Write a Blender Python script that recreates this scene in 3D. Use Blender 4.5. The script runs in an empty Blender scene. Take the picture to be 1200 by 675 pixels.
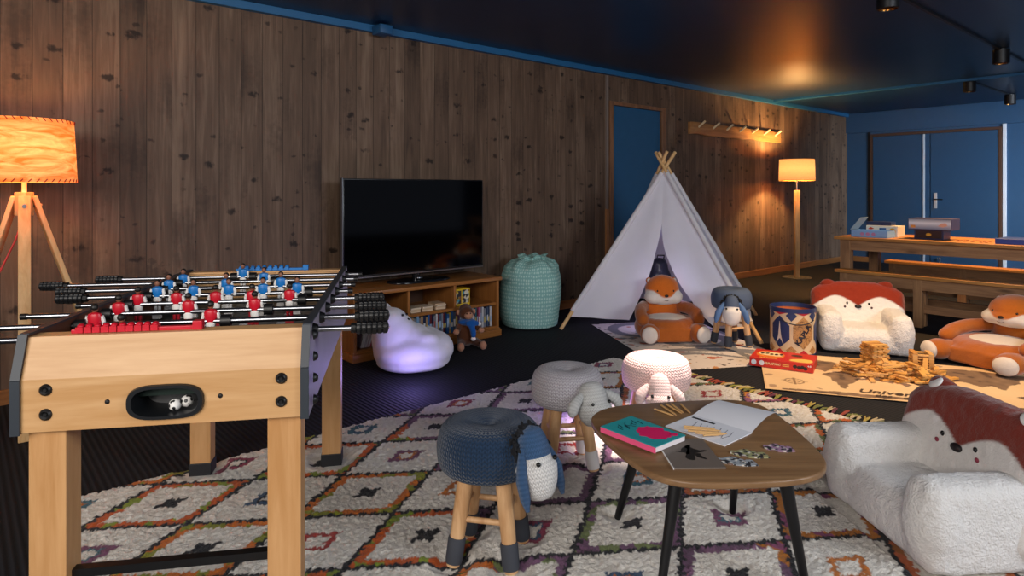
import bpy, bmesh, math, random
from mathutils import Vector, Matrix, noise, Euler
random.seed(7)
sc = bpy.context.scene
COL = sc.collection
PI = math.pi
R_ = math.radians

# ------------------------------------------------------------------ colour / materials
def lin(c):
    return tuple(((x/12.92) if x <= .04045 else ((x+.055)/1.055)**2.4) for x in c)
def hx(s):
    s = s.lstrip('#')
    return lin(tuple(int(s[i:i+2], 16)/255 for i in (0, 2, 4)))
def c4(c):
    if isinstance(c, str): c = hx(c)
    return (c[0], c[1], c[2], 1.0)

class NT:
    def __init__(self, name):
        self.m = bpy.data.materials.new(name); self.m.use_nodes = True
        self.t = self.m.node_tree; self.n = self.t.nodes; self.l = self.t.links
        self.b = self.n['Principled BSDF']; self.out = self.n['Material Output']
    def new(self, typ, **kw):
        nd = self.n.new(typ)
        for k, v in kw.items(): setattr(nd, k, v)
        return nd
    def link(self, a, b): self.l.new(a, b)
    def set(self, nd, i, v):
        if hasattr(v, 'is_output'): self.link(v, nd.inputs[i])
        else: nd.inputs[i].default_value = v
    def math(self, op, a, b=0.0, c=None):
        nd = self.new('ShaderNodeMath', operation=op)
        self.set(nd, 0, a); self.set(nd, 1, b)
        if c is not None: self.set(nd, 2, c)
        return nd.outputs[0]
    def mix(self, f, a, b, typ='MIX'):
        nd = self.new('ShaderNodeMix', data_type='RGBA', blend_type=typ)
        self.set(nd, 0, f)
        self.set(nd, 6, c4(a) if isinstance(a, (str, tuple)) else a)
        self.set(nd, 7, c4(b) if isinstance(b, (str, tuple)) else b)
        return nd.outputs[2]
    def ramp(self, f, stops, interp='LINEAR'):
        nd = self.new('ShaderNodeValToRGB'); cr = nd.color_ramp; cr.interpolation = interp
        while len(cr.elements) < len(stops): cr.elements.new(.5)
        for e, (p, c) in zip(cr.elements, stops): e.position = p; e.color = c4(c)
        self.link(f, nd.inputs[0]); return nd.outputs[0]
    def coords(self, which='Object'):
        return self.new('ShaderNodeTexCoord').outputs[which]
    def mapping(self, vec, scale=(1, 1, 1), loc=(0, 0, 0)):
        nd = self.new('ShaderNodeMapping'); self.link(vec, nd.inputs[0])
        nd.inputs['Scale'].default_value = scale; nd.inputs['Location'].default_value = loc
        return nd.outputs[0]
    def noise(self, vec, scale=5, detail=3, rough=.55, dist=0):
        nd = self.new('ShaderNodeTexNoise'); self.link(vec, nd.inputs['Vector'])
        nd.inputs['Scale'].default_value = scale; nd.inputs['Detail'].default_value = detail
        nd.inputs['Roughness'].default_value = rough; nd.inputs['Distortion'].default_value = dist
        return nd.outputs[0]
    def bump(self, h, strength=.3, dist=.01):
        nd = self.new('ShaderNodeBump'); self.link(h, nd.inputs['Height'])
        nd.inputs['Strength'].default_value = strength; nd.inputs['Distance'].default_value = dist
        self.link(nd.outputs[0], self.b.inputs['Normal'])
    def base(self, c):
        if hasattr(c, 'is_output'): self.link(c, self.b.inputs['Base Color'])
        else: self.b.inputs['Base Color'].default_value = c4(c)
    def p(self, **kw):
        for k, v in kw.items(): self.b.inputs[k.replace('_', ' ')].default_value = v

_plain = {}
def plain(c, rough=.6, metal=0, spec=.5, name=None, emit=None, es=0, var=.06):
    key = (c, rough, metal, spec, emit, es)
    if key in _plain: return _plain[key]
    t = NT(name or 'finish')
    col = t.noise(t.coords(), 9, 2)
    cc = c4(c)
    dk = tuple(x*(1-var) for x in cc[:3]); lt = tuple(min(1, x*(1+var)) for x in cc[:3])
    t.base(t.mix(col, dk, lt))
    t.p(Roughness=rough, Metallic=metal, Specular_IOR_Level=spec)
    if emit:
        t.b.inputs['Emission Color'].default_value = c4(emit); t.b.inputs['Emission Strength'].default_value = es
    _plain[key] = t.m
    return t.m

def wood(name, c1, c2, axis='x', scale=1.0, rough=.45, knots=False, spec=.4):
    t = NT(name)
    s = {'x': (1.2, 14, 14), 'y': (14, 1.2, 14), 'z': (14, 14, 1.2)}[axis]
    v = t.mapping(t.coords(), tuple(a*scale for a in s))
    n1 = t.noise(v, 1.6, 4, .6, .8)
    n2 = t.noise(v, 7, 3, .6, .3)
    f = t.math('ADD', t.math('MULTIPLY', n1, .75), t.math('MULTIPLY', n2, .25))
    col = t.ramp(f, [(.34, c1), (.66, c2)])
    if knots:
        s2 = {'x': (2.2, 9, 9), 'y': (9, 2.2, 9), 'z': (9, 9, 2.2)}[axis]
        vo = t.new('ShaderNodeTexVoronoi'); t.link(t.mapping(t.coords(), s2), vo.inputs['Vector'])
        vo.inputs['Scale'].default_value = 1.3
        k = t.new('ShaderNodeMapRange'); t.link(vo.outputs['Distance'], k.inputs[0])
        k.inputs[1].default_value = .06; k.inputs[2].default_value = .22; k.inputs[3].default_value = 1; k.inputs[4].default_value = 0
        col = t.mix(t.math('MULTIPLY', k.outputs[0], .7), col, tuple(x*.25 for x in c4(c1)[:3]))
    t.base(col); t.bump(n2, .12, .004); t.p(Roughness=rough, Specular_IOR_Level=spec)
    return t.m

def attr_mat(name, rough=.9, bump_scale=120, bump=.5, dist=.004, sheen=.0, spec=.2, var=.12, attr='Col'):
    t = NT(name)
    a = t.new('ShaderNodeAttribute'); a.attribute_name = attr
    n = t.noise(t.coords(), bump_scale, 3, .65)
    v = t.math('ADD', t.math('MULTIPLY', n, 2*var), 1-var)
    hs = t.new('ShaderNodeHueSaturation'); t.link(a.outputs['Color'], hs.inputs['Color']); t.link(v, hs.inputs['Value'])
    t.base(hs.outputs[0])
    n2 = t.noise(t.coords(), bump_scale*.35, 3, .6)
    t.bump(t.math('ADD', n, n2), bump, dist)
    t.p(Roughness=rough, Specular_IOR_Level=spec, Sheen_Weight=sheen, Sheen_Roughness=.5)
    return t.m

def fur(name, c, scale=140, bump=.6, dist=.006, sheen=.3, var=.1):
    t = NT(name)
    n = t.noise(t.coords(), scale, 4, .7); n2 = t.noise(t.coords(), scale*.25, 3, .6)
    cc = c4(c)[:3]
    t.base(t.mix(t.math('ADD', t.math('MULTIPLY', n, .6), t.math('MULTIPLY', n2, .4)), tuple(x*(1-2.2*var) for x in cc), tuple(min(1, x*(1+var)) for x in cc)))
    t.bump(t.math('ADD', n, t.math('MULTIPLY', n2, 1.5)), bump, dist)
    t.p(Roughness=.95, Specular_IOR_Level=.1, Sheen_Weight=sheen)
    return t.m

def knit(name, c, nu=64, nv=70, depth=.006):
    """rows of little V stitches on the UV of a turned shape (u: turn, v: metres along the profile)"""
    t = NT(name)
    sp = t.new('ShaderNodeSeparateXYZ'); t.link(t.coords('UV'), sp.inputs[0])
    u, v = sp.outputs[0], sp.outputs[1]
    uu = t.math('MULTIPLY', u, nu)
    fr = t.math('FRACT', uu)
    tri = t.math('ABSOLUTE', t.math('SUBTRACT', fr, .5))
    vv = t.math('ADD', t.math('MULTIPLY', v, nv), t.math('MULTIPLY', tri, 1.1))
    s1 = t.math('SINE', t.math('MULTIPLY', vv, 2*PI))
    s2 = t.math('COSINE', t.math('MULTIPLY', uu, 4*PI))
    h = t.math('ADD', t.math('MULTIPLY', s1, .55), t.math('MULTIPLY', s2, -.35))
    cc = c4(c)[:3]
    f = t.math('ADD', t.math('MULTIPLY', h, .55), .5)
    nz = t.noise(t.coords(), 40, 2)
    col = t.mix(f, tuple(x*.62 for x in cc), tuple(min(1, x*1.22) for x in cc))
    t.base(t.mix(t.math('MULTIPLY', nz, .25), col, tuple(x*.6 for x in cc)))
    t.bump(h, .55, depth); t.p(Roughness=.9, Specular_IOR_Level=.15, Sheen_Weight=.2)
    return t.m

# ------------------------------------------------------------------ mesh builder
class MB:
    def __init__(self): self.v = []; self.f = []; self.uv = []; self.mi = []; self.cur = 0
    def _add(self, vs, fs, uvs=None):
        o = len(self.v)
        self.v += [Vector(p) for p in vs]; self.uv += (uvs or [(0, 0)]*len(vs))
        self.f += [tuple(i+o for i in f) for f in fs]; self.mi += [self.cur]*len(fs)
        return self
    def box(self, lo, hi, M=None):
        x0, y0, z0 = lo; x1, y1, z1 = hi
        vs = [Vector(p) for p in [(x0,y0,z0),(x1,y0,z0),(x1,y1,z0),(x0,y1,z0),(x0,y0,z1),(x1,y0,z1),(x1,y1,z1),(x0,y1,z1)]]
        if M: vs = [M @ p for p in vs]
        return self._add(vs, [(0,3,2,1),(4,5,6,7),(0,1,5,4),(1,2,6,5),(2,3,7,6),(3,0,4,7)])
    def cbox(self, c, s, rot=(0, 0, 0)):
        M = Matrix.Translation(c) @ Euler(rot).to_matrix().to_4x4()
        return self.box((-s[0]/2,-s[1]/2,-s[2]/2), (s[0]/2,s[1]/2,s[2]/2), M)
    def tube(self, pts, rad, n=12, cap=True, closed=False):
        pts = [Vector(p) for p in pts]; k = len(pts)
        if not hasattr(rad, '__len__'): rad = [rad]*k
        vs = []; fs = []; uv = []; up = None; L = 0
        for i in range(k):
            a = pts[(i-1) % k] if (i > 0 or closed) else pts[i]
            b = pts[(i+1) % k] if (i < k-1 or closed) else pts[i]
            d = (b-a).normalized()
            if up is None:
                up = Vector((0, 0, 1)) if abs(d.z) < .9 else Vector((1, 0, 0))
            s = d.cross(up).normalized(); up = s.cross(d).normalized()
            if i: L += (pts[i]-pts[i-1]).length
            for j in range(n):
                t = 2*PI*j/n
                vs.append(pts[i] + (s*math.cos(t)+up*math.sin(t))*rad[i]); uv.append((j/n, L))
        m = k if closed else k-1
        for i in range(m):
            for j in range(n):
                a = i*n+j; b = i*n+(j+1) % n; c = ((i+1) % k)*n+(j+1) % n; d = ((i+1) % k)*n+j
                fs.append((a, b, c, d))
        if cap and not closed:
            fs.append(tuple(range(n-1, -1, -1))); fs.append(tuple(range((k-1)*n, k*n)))
        return self._add(vs, fs, uv)
    def lathe(self, prof, n=32, M=None, sx=1, sy=1):
        vs = []; fs = []; uv = []; L = 0; k = len(prof)
        for i, (r, z) in enumerate(prof):
            if i: L += math.hypot(r-prof[i-1][0], z-prof[i-1][1])
            for j in range(n+1):
                t = 2*PI*j/n
                p = Vector((r*math.cos(t)*sx, r*math.sin(t)*sy, z))
                vs.append(M @ p if M else p); uv.append((j/n, L))
        for i in range(k-1):
            for j in range(n):
                a = i*(n+1)+j
                fs.append((a, a+1, a+n+2, a+n+1))
        return self._add(vs, fs, uv)
    def ell(self, c, r, rot=(0, 0, 0), n=24, m=14):
        M = Matrix.Translation(c) @ Euler(rot).to_matrix().to_4x4()
        vs = []; fs = []; uv = []
        for i in range(m+1):
            p = -PI/2+PI*i/m
            for j in range(n+1):
                t = 2*PI*j/n
                vs.append(M @ Vector((r[0]*math.cos(p)*math.cos(t), r[1]*math.cos(p)*math.sin(t), r[2]*math.sin(p))))
                uv.append((j/n, (p+PI/2)*max(r)))
        for i in range(m):
            for j in range(n):
                a = i*(n+1)+j; fs.append((a, a+1, a+n+2, a+n+1))
        return self._add(vs, fs, uv)
    def prism(self, poly, z0, z1, M=None):
        """poly: xy points, counter-clockwise"""
        n = len(poly)
        vs = [Vector((x, y, z0)) for x, y in poly]+[Vector((x, y, z1)) for x, y in poly]
        if M: vs = [M @ p for p in vs]
        fs = [tuple(range(n-1, -1, -1)), tuple(range(n, 2*n))]+[(i, (i+1) % n, n+(i+1) % n, n+i) for i in range(n)]
        return self._add(vs, fs)
    def sheet(self, fn, nu, nv):
        vs = [fn(i/nu, j/nv) for j in range(nv+1) for i in range(nu+1)]
        uv = [(i/nu, j/nv) for j in range(nv+1) for i in range(nu+1)]
        fs = [(j*(nu+1)+i, j*(nu+1)+i+1, (j+1)*(nu+1)+i+1, (j+1)*(nu+1)+i) for j in range(nv) for i in range(nu)]
        return self._add(vs, fs, uv)
    def mesh(self, name, smooth=True, angle=40, bevel=0, weld=True, colfn=None, bseg=2):
        me = bpy.data.meshes.new(name)
        me.from_pydata([tuple(p) for p in self.v], [], self.f)
        uvl = me.uv_layers.new(name='UVMap')
        for lp in me.loops: uvl.data[lp.index].uv = self.uv[lp.vertex_index]
        if any(self.mi):
            for p, i in zip(me.polygons, self.mi): p.material_index = i
        bm = bmesh.new(); bm.from_mesh(me)
        if weld: bmesh.ops.remove_doubles(bm, verts=bm.verts, dist=1e-5)
        bmesh.ops.recalc_face_normals(bm, faces=bm.faces)
        if bevel:
            es = [e for e in bm.edges if len(e.link_faces) == 2 and e.calc_face_angle(0) > R_(30)]
            bmesh.ops.bevel(bm, geom=es, offset=bevel, segments=bseg, affect='EDGES', profile=.5, clamp_overlap=True)
        bm.to_mesh(me); bm.free()
        if smooth:
            me.polygons.foreach_set('use_smooth', [True]*len(me.polygons))
            me.set_sharp_from_angle(angle=R_(angle))
        if colfn: paint(me, colfn)
        return me
    def build(self, name, mat, parent=None, **kw):
        return place_mesh(name, self.mesh(name, **kw), mat, parent)
    def soft(self, name, mat, parent=None, voxel=.01, smooth=6, amp=0, freq=20, colfn=None):
        """one continuous soft body grown round all the shapes put in"""
        me = self.mesh(name+'_form', weld=True)
        o = bpy.data.objects.new('form', me); COL.objects.link(o)
        r = o.modifiers.new('r', 'REMESH'); r.mode = 'VOXEL'; r.voxel_size = voxel
        if smooth:
            s = o.modifiers.new('s', 'SMOOTH'); s.iterations = smooth; s.factor = .5
        dg = bpy.context.evaluated_depsgraph_get(); dg.update()
        out = bpy.data.meshes.new_from_object(o.evaluated_get(dg)); out.name = name
        bpy.data.objects.remove(o); bpy.data.meshes.remove(me)
        if amp:
            ns = [v.normal.copy() for v in out.vertices]
            for v, nn in zip(out.vertices, ns):
                v.co += nn*amp*noise.noise(v.co*freq)
        out.polygons.foreach_set('use_smooth', [True]*len(out.polygons))
        if colfn: paint(out, colfn)
        return place_mesh(name, out, mat, parent)

def paint(me, fn):
    at = me.color_attributes.new('Col', 'FLOAT_COLOR', 'POINT')
    buf = []
    for v in me.vertices:
        c = fn(v.co); buf += [c[0], c[1], c[2], 1.0]
    at.data.foreach_set('color', buf)

def place_mesh(name, me, mat, parent=None):
    o = bpy.data.objects.new(name, me); COL.objects.link(o)
    for m in (mat if isinstance(mat, (list, tuple)) else [mat]): me.materials.append(m)
    if parent: o.parent = parent
    return o
def thing(name, label, cat, loc=(0, 0, 0), rz=0, group=None, rot=None):
    o = bpy.data.objects.new(name, None); COL.objects.link(o); o.empty_display_size = .05
    o.location = loc; o.rotation_euler = rot or (0, 0, rz)
    return tag(o, label, cat, group)
def tag(o, label, cat, group=None, kind=None):
    o['label'] = label; o['category'] = cat
    if group: o['group'] = group
    if kind: o['kind'] = kind
    return o
def struct(o): o['kind'] = 'structure'; return o
def put(o, loc, rz=0, rot=None):
    o.location = loc; o.rotation_euler = rot or (0, 0, rz); return o
def dup(root, loc, rz=0, label=None, rot=None):
    def cp(o, par):
        c = o.copy(); COL.objects.link(c)
        if par: c.parent = par
        for ch in list(o.children): cp(ch, c)
        return c
    r = cp(root, None); r.location = loc; r.rotation_euler = rot or (0, 0, rz)
    if label: r['label'] = label
    return r
def text_mesh(s, size, depth=.0004, bold=.018):
    cu = bpy.data.curves.new('t', 'FONT'); cu.body = s; cu.size = size; cu.extrude = depth; cu.offset = size*bold; cu.align_x = 'CENTER'; cu.align_y = 'CENTER'
    o = bpy.data.objects.new('t', cu); COL.objects.link(o)
    dg = bpy.context.evaluated_depsgraph_get(); dg.update()
    me = bpy.data.meshes.new_from_object(o.evaluated_get(dg)); bpy.data.objects.remove(o)
    return me
def lettering(s, size, mat, parent, loc, rot=(0, 0, 0), depth=.0004, shear=0, sx=1, name='lettering'):
    me = text_mesh(s, size, depth)
    for v in me.vertices: v.co.x = v.co.x*sx + v.co.y*shear
    me.materials.clear()
    o = place_mesh(name, me, mat, parent); o.location = loc; o.rotation_euler = rot
    return o
def lerp(a, b, t): return a+(b-a)*t
def sstep(a, b, x):
    t = max(0, min(1, (x-a)/(b-a))); return t*t*(3-2*t)
def mixc(a, b, t): return tuple(a[i]+(b[i]-a[i])*t for i in range(3))
def inpoly(x, y, P):
    c = False; j = len(P)-1
    for i in range(len(P)):
        if (P[i][1] > y) != (P[j][1] > y) and x < (P[j][0]-P[i][0])*(y-P[i][1])/(P[j][1]-P[i][1])+P[i][0]: c = not c
        j = i
    return c

# ------------------------------------------------------------------ camera and room frame
cam_d = bpy.data.cameras.new('camera'); cam = bpy.data.objects.new('camera', cam_d); COL.objects.link(cam)
cam.location = (0, 0, 1.2); cam.rotation_euler = (PI/2, 0, 0)
cam_d.sensor_width = 36; cam_d.lens = 753/1200*36; cam_d.shift_y = -114.5/1200; cam_d.clip_start = .05
sc.camera = cam
sc.view_settings.view_transform = 'Standard'; sc.view_settings.look = 'None'; sc.view_settings.exposure = 0

U = Vector((.757, .654, 0)); N = Vector((.654, -.757, 0)); W0 = Vector((-2.857, 3.586, 0)); WA = math.atan2(.654, .757)
def RM(u, v, z=0): return W0+U*u+N*v+Vector((0, 0, z))
H = 2.5; UC = 11.36      # ceiling height, length of the plank wall up to the far corner

# shared materials
BEECH = wood('beech', '#c2935f', '#d5aa79', 'x', 1, .42)
BEECHZ = wood('beech_upright', '#bb8955', '#cf9f6c', 'z', 1, .42)
PALE = wood('pale_wood', '#c99a63', '#e2bd88', 'z', 1.2, .5)
PALEX = wood('pale_wood_long', '#c99a63', '#e2bd88', 'x', 1.2, .5)
PINE = wood('pine_rail', '#7a553a', '#ab8058', 'x', .8, .55, True)
PINEZ = wood('pine_post', '#7a553a', '#ab8058', 'z', .8, .55, True)
CABW = wood('cabinet_wood', '#8a5526', '#a8703a', 'x', .9, .35)
CABZ = wood('cabinet_wood_upright', '#8a5526', '#a8703a', 'z', .9, .35)
BLACK = plain('#0c0c0e', .45, name='black_plastic')
CHARC = plain('#2b2c31', .8, name='charcoal_cloth')
CHROME = plain('#9a9da3', .28, 1.0, name='chrome')
STEEL = plain('#8d9096', .35, 1.0, name='steel')
WHITE = plain('#e9e8e6', .7, name='white_paint')
EYE = plain('#08080a', .2, name='black_eye')

# ------------------------------------------------------------------ setting
def wall_planks():
    t = NT('stained_planks')
    sp = t.new('ShaderNodeSeparateXYZ'); t.link(t.coords(), sp.inputs[0])
    x, z = sp.outputs[0], sp.outputs[2]
    px = t.math('DIVIDE', x, .145)
    idn = t.math('FLOOR', px); fr = t.math('FRACT', px)
    wn = t.new('ShaderNodeTexWhiteNoise', noise_dimensions='1D'); t.link(idn, wn.inputs['W'])
    r1 = wn.outputs['Value']
    # grain coordinates, shifted per plank
    cx = t.new('ShaderNodeCombineXYZ'); t.link(x, cx.inputs[0]); t.link(t.math('MULTIPLY', idn, 3.17), cx.inputs[1])
    t.link(t.math('ADD', z, t.math('MULTIPLY', r1, 13.0)), cx.inputs[2])
    g = t.noise(t.mapping(cx.outputs[0], (34, 1, 1.6)), 1.0, 5, .62, .9)
    g2 = t.noise(t.mapping(cx.outputs[0], (5, 1, 1.1)), 1.4, 3, .6, .4)
    blot = t.noise(t.mapping(t.coords(), (1, 1, .7)), 1.7, 3, .6)
    f = t.math('ADD', t.math('ADD', t.math('MULTIPLY', g, .42), t.math('MULTIPLY', g2, .34)), t.math('ADD', t.math('MULTIPLY', r1, .13), .045))
    col = t.ramp(f, [(.28, '#45362b'), (.5, '#6e5847'), (.72, '#97806b')])
    # knots
    def knots(sc_, sx, sz, lo, hi, off, thr=.35):
        wv = t.new('ShaderNodeVectorMath', operation='ADD'); t.link(t.mapping(cx.outputs[0], (sx, 1, sz), (off, off, off)), wv.inputs[0])
        nn = t.new('ShaderNodeTexNoise'); t.link(cx.outputs[0], nn.inputs['Vector']); nn.inputs['Scale'].default_value = 30; nn.inputs['Detail'].default_value = 2
        vs_ = t.new('ShaderNodeVectorMath', operation='SCALE'); t.link(nn.outputs['Color'], vs_.inputs[0]); vs_.inputs['Scale'].default_value = .55; t.link(vs_.outputs[0], wv.inputs[1])
        vo = t.new('ShaderNodeTexVoronoi'); t.link(wv.outputs[0], vo.inputs['Vector'])
        vo.inputs['Scale'].default_value = sc_
        dd = t.math('ADD', vo.outputs['Distance'], t.math('MULTIPLY', t.math('SUBTRACT', g, .5), .35))
        mr = t.new('ShaderNodeMapRange', interpolation_type='SMOOTHSTEP'); t.link(dd, mr.inputs[0])
        mr.inputs[1].default_value = lo; mr.inputs[2].default_value = hi; mr.inputs[3].default_value = 1; mr.inputs[4].default_value = 0
        sel = t.math('GREATER_THAN', t.new_sel(vo), thr)
        return t.math('MULTIPLY', mr.outputs[0], sel)
    def new_sel(vo):
        s = t.new('ShaderNodeSeparateColor'); t.link(vo.outputs['Color'], s.inputs[0]); return s.outputs[0]
    t.new_sel = new_sel
    k1 = knots(1, 6.9, 12, .12, .34, 0.0, .74)
    k2 = knots(1, 11, 17, .08, .28, 5.3, .78)
    k3 = knots(1, 3.4, 2.6, .05, .60, 9.1, .45)
    col = t.mix(t.math('MULTIPLY', k3, .45), col, '#241a14')
    col = t.mix(t.math('MULTIPLY', k1, .85), col, '#120c09')
    col = t.mix(t.math('MULTIPLY', k2, .7), col, '#160f0b')
    col = t.mix(t.math('MULTIPLY', t.math('SUBTRACT', 1.0, blot), .35), col, '#2a2322', 'MIX')
    gap = t.math('LESS_THAN', t.math('ABSOLUTE', t.math('SUBTRACT', fr, .5)), .491)
    col = t.mix(gap, '#0d0907', col)
    t.base(col)
    h = t.math('ADD', t.math('MULTIPLY', gap, 1.0), t.math('MULTIPLY', g, .25))
    t.bump(h, .5, .006); t.p(Roughness=.6, Specular_IOR_Level=.3)
    return t.m
PLANK = wall_planks()
DU0, DU1, DZ = 5.22, 6.10, 2.13          # the blue door in the plank wall

def wall_obj(name, u0, u1, z0, z1, v0, v1, mat):
    o = MB().box((u0, -v1, z0), (u1, -v0, z1)).build(name, mat, smooth=False)
    o.location = W0; o.rotation_euler = (0, 0, WA); return struct(o)
m = MB()
m.box((-2.6, 0, 0), (DU0, .1, H)); m.box((DU1, 0, 0), (UC, .1, H)); m.box((DU0, 0, DZ), (DU1, .1, H))
wl = m.build('wall_left', PLANK, smooth=False, weld=False); wl.location = W0; wl.rotation_euler = (0, 0, WA); struct(wl)

fl = NT('ribbed_carpet')
sp = fl.new('ShaderNodeSeparateXYZ'); fl.link(fl.mapping(fl.coords()), sp.inputs[0])
rib = fl.math('SINE', fl.math('MULTIPLY', sp.outputs[0], 2*PI/.026))
n = fl.noise(fl.coords(), 160, 3); n2 = fl.noise(fl.coords(), 1.5, 3)
fl.base(fl.mix(fl.math('ADD', fl.math('MULTIPLY', rib, .3), fl.math('MULTIPLY', n, .6)), '#131418', '#2a2c33'))
fl.bump(fl.math('ADD', rib, n), .5, .005); fl.p(Roughness=.85, Specular_IOR_Level=.25)
fo = MB().box((-2.6, -11.6, -.1), (UC+.1, .1, 0)).build('floor', fl.m, smooth=False)
fo.location = W0; fo.rotation_euler = (0, 0, WA); struct(fo)

cl = NT('navy_ceiling')
cl.base(cl.mix(cl.noise(cl.coords(), 2, 2), '#0d2340', '#143152'))
cl.p(Roughness=.36, Specular_IOR_Level=.42)
ce = MB().box((-2.6, -11.6, H), (UC+.1, .1, H+.1)).build('ceiling', cl.m, smooth=False)
ce.location = W0; ce.rotation_euler = (0, 0, WA); struct(ce)

BLUEW = plain('#2b4d6e', .5, name='blue_wall_paint', spec=.4)
BLUED = plain('#264766', .45, name='blue_door_paint', spec=.4)
CORN = plain('#22608f', .5, name='blue_cornice')
# far wall (runs along -y of the room frame from the corner), local x = distance from the corner
BW = Matrix.Translation(RM(UC, 0)) @ Matrix.Rotation(math.atan2(-.757, .654), 4, 'Z')
def bwall(o): o.matrix_world = BW; return struct(o)
bwall(MB().box((0, 0, 0), (11.6, .1, H)).build('wall_back', BLUEW, smooth=False))
bwall(MB().box((0, -.05, 2.17), (11.6, 0, H)).build('trim_1', BLUEW, smooth=False, bevel=.003))
m = MB()
m.box((.375, -.03, 0), (.415, 0, 2.13)); m.box((2.125, -.03, 0), (2.165, 0, 2.13)); m.box((.415, -.03, 2.09), (2.125, 0, 2.13))
bwall(m.build('trim_2', plain('#4a3226', .5, name='brown_frame'), smooth=False, bevel=.003))
d2 = bwall(MB().box((.42, -.022, .01), (1.24, -.004, 2.085)).build('door_2', BLUED, smooth=False, bevel=.003))
MB().box((1.155, -.034, .01), (1.18, -.022, 2.085)).build('edge_strip', plain('#b9c2cc', .4, name='pale_strip'), d2, smooth=False)
d3 = bwall(MB().box((1.255, -.022, .01), (2.12, -.004, 2.085)).build('door_3', BLUED, smooth=False, bevel=.003))
MB().box((1.30, -.03, .92), (1.345, -.022, 1.16)).build('handle_plate', plain('#d5d8da', .3, .6, name='bright_plate'), d3, smooth=False, bevel=.003)
MB().tube([(1.322, -.03, 1.06), (1.322, -.07, 1.06), (1.33, -.075, 1.06), (1.43, -.075, 1.058)], .009, 8).build('door_handle', BLACK, d3)
MB().tube([(1.39, -.03, .06), (1.39, -.06, .06), (1.39, -.06, .16)], .012, 8).build('floor_bolt', STEEL, d3)
bwall(MB().box((2.172, -.028, 0), (2.215, 0, 2.17)).build('trim_3', plain('#cfd6de', .4, name='white_strip'), smooth=False, bevel=.003))
bwall(MB().box((.335, -.012, 0), (.372, 0, 2.17)).build('trim_4', plain('#0c131c', .5, name='dark_gap'), smooth=False))
# blue door in the plank wall
dob = MB().box((DU0, .02, .01), (DU1, .06, DZ)).build('door_1', plain('#23567e', .5, name='mid_blue_door'), smooth=False, bevel=.003)
dob.location = W0; dob.rotation_euler = (0, 0, WA); struct(dob)
FRW = wood('door_frame_wood', '#6b4a33', '#94694a', 'z', 1, .5)
m = MB(); m.box((DU0-.06, -.02, 0), (DU0, .03, DZ+.0)); m.box((DU1, -.02, 0), (DU1+.06, .03, DZ)); m.box((DU0-.06, -.02, DZ), (DU1+.06, .03, DZ+.04))
o = m.build('trim_5', FRW, smooth=False, bevel=.004); o.location = W0; o.rotation_euler = (0, 0, WA); struct(o)
m = MB(); m.box((5.105, -.02, 1.0), (5.135, 0, H-.06))
o = m.build('trim_6', plain('#7d7068', .5, name='grey_conduit'), smooth=False); o.location = W0; o.rotation_euler = (0, 0, WA); struct(o)
m = MB(); m.box((5.10, -.025, 0), (5.14, 0, 1.0))
o = m.build('trim_7', wood('conduit_wood', '#8a5b38', '#ad7a4f', 'z'), smooth=False); o.location = W0; o.rotation_euler = (0, 0, WA); struct(o)
BBM = wood('skirting_wood', '#7d4f2c', '#a3703f', 'x', .8, .4)
m = MB(); m.box((-2.6, -.02, 0), (5.10, 0, .085)); m.box((DU1+.06, -.02, 0), (UC, 0, .085))
o = m.build('baseboard_left', BBM, smooth=False, bevel=.004); o.location = W0; o.rotation_euler = (0, 0, WA); struct(o)
bwall(MB().box((0, -.02, 0), (.37, 0, .085)).build('baseboard_back', BBM, smooth=False))
o = MB().box((-2.6, -.05, H-.055), (UC, 0, H)).build('trim_8', CORN, smooth=False, bevel=.003); o.location = W0; o.rotation_euler = (0, 0, WA); struct(o)
# raised strip across the ceiling
o = MB().box((8.70, -11.6, H-.03), (8.75, -.05, H)).build('trim_9', CORN, smooth=False); o.location = W0; o.rotation_euler = (0, 0, WA); struct(o)
jb = MB().box((-.055, -.13, -.035), (.055, 0, .035)).build('junction_box', plain('#1f5480', .5, name='junction_blue'), bevel=.006)
put(jb, RM(2.335, .052, H-.05), WA); tag(jb, 'small blue junction box on the cornice above the television', 'junction box')

# ------------------------------------------------------------------ ceiling spots and their cable tracks
lamp_in = plain('#3a2a18', .4, name='spot_inside', emit='#ffb060', es=.6)
def ceiling_spot(x, y, label, r=.065, h=.14):
    t = thing('ceiling_spot', label, 'ceiling spotlight', (x, y, H), 0, 'black ceiling spotlights')
    MB().lathe([(0, 0), (.03, 0), (.03, -.01), (r, -.01), (r, -h+.003), (r-.004, -h), (r-.009, -h), (r-.01, -.05), (0, -.05)], 28).build('housing', BLACK, t)
    MB().lathe([(r-.008, -h+.004), (r-.012, -h+.004), (r-.02, -.08), (0, -.075)], 28).build('reflector', plain('#b07a3c', .25, .9, name='gold_reflector'), t)
    return t
SPOTS = [(2.41, 4.12), (4.49, 5.90), (5.40, 7.58), (6.73, 8.68)]
ceiling_spot(*SPOTS[0], 'black cylinder spotlight at the top edge of the photo, nearest of the four')
ceiling_spot(*SPOTS[1], 'black cylinder spotlight on the right, second nearest of the four')
ceiling_spot(*SPOTS[2], 'black cylinder spotlight beside the ceiling strip, third nearest of the four')
ceiling_spot(*SPOTS[3], 'black cylinder spotlight farthest away above the double door')
def track(a, b, lab):
    a = Vector((*a, H)); b = Vector((*b, H)); d = (b-a); L = d.length
    o = MB().box((0, -.012, -.02), (L, .012, 0)).build('cable_track', BLACK, smooth=False)
    put(o, a, math.atan2(d.y, d.x)); tag(o, lab, 'cable track')
track((2.2, 3.95), (5.2, 6.5), 'long black cable track on the ceiling between the near spotlights')
track((5.3, 7.5), (6.9, 8.82), 'short black cable track on the ceiling joining the two far spotlights')

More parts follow.
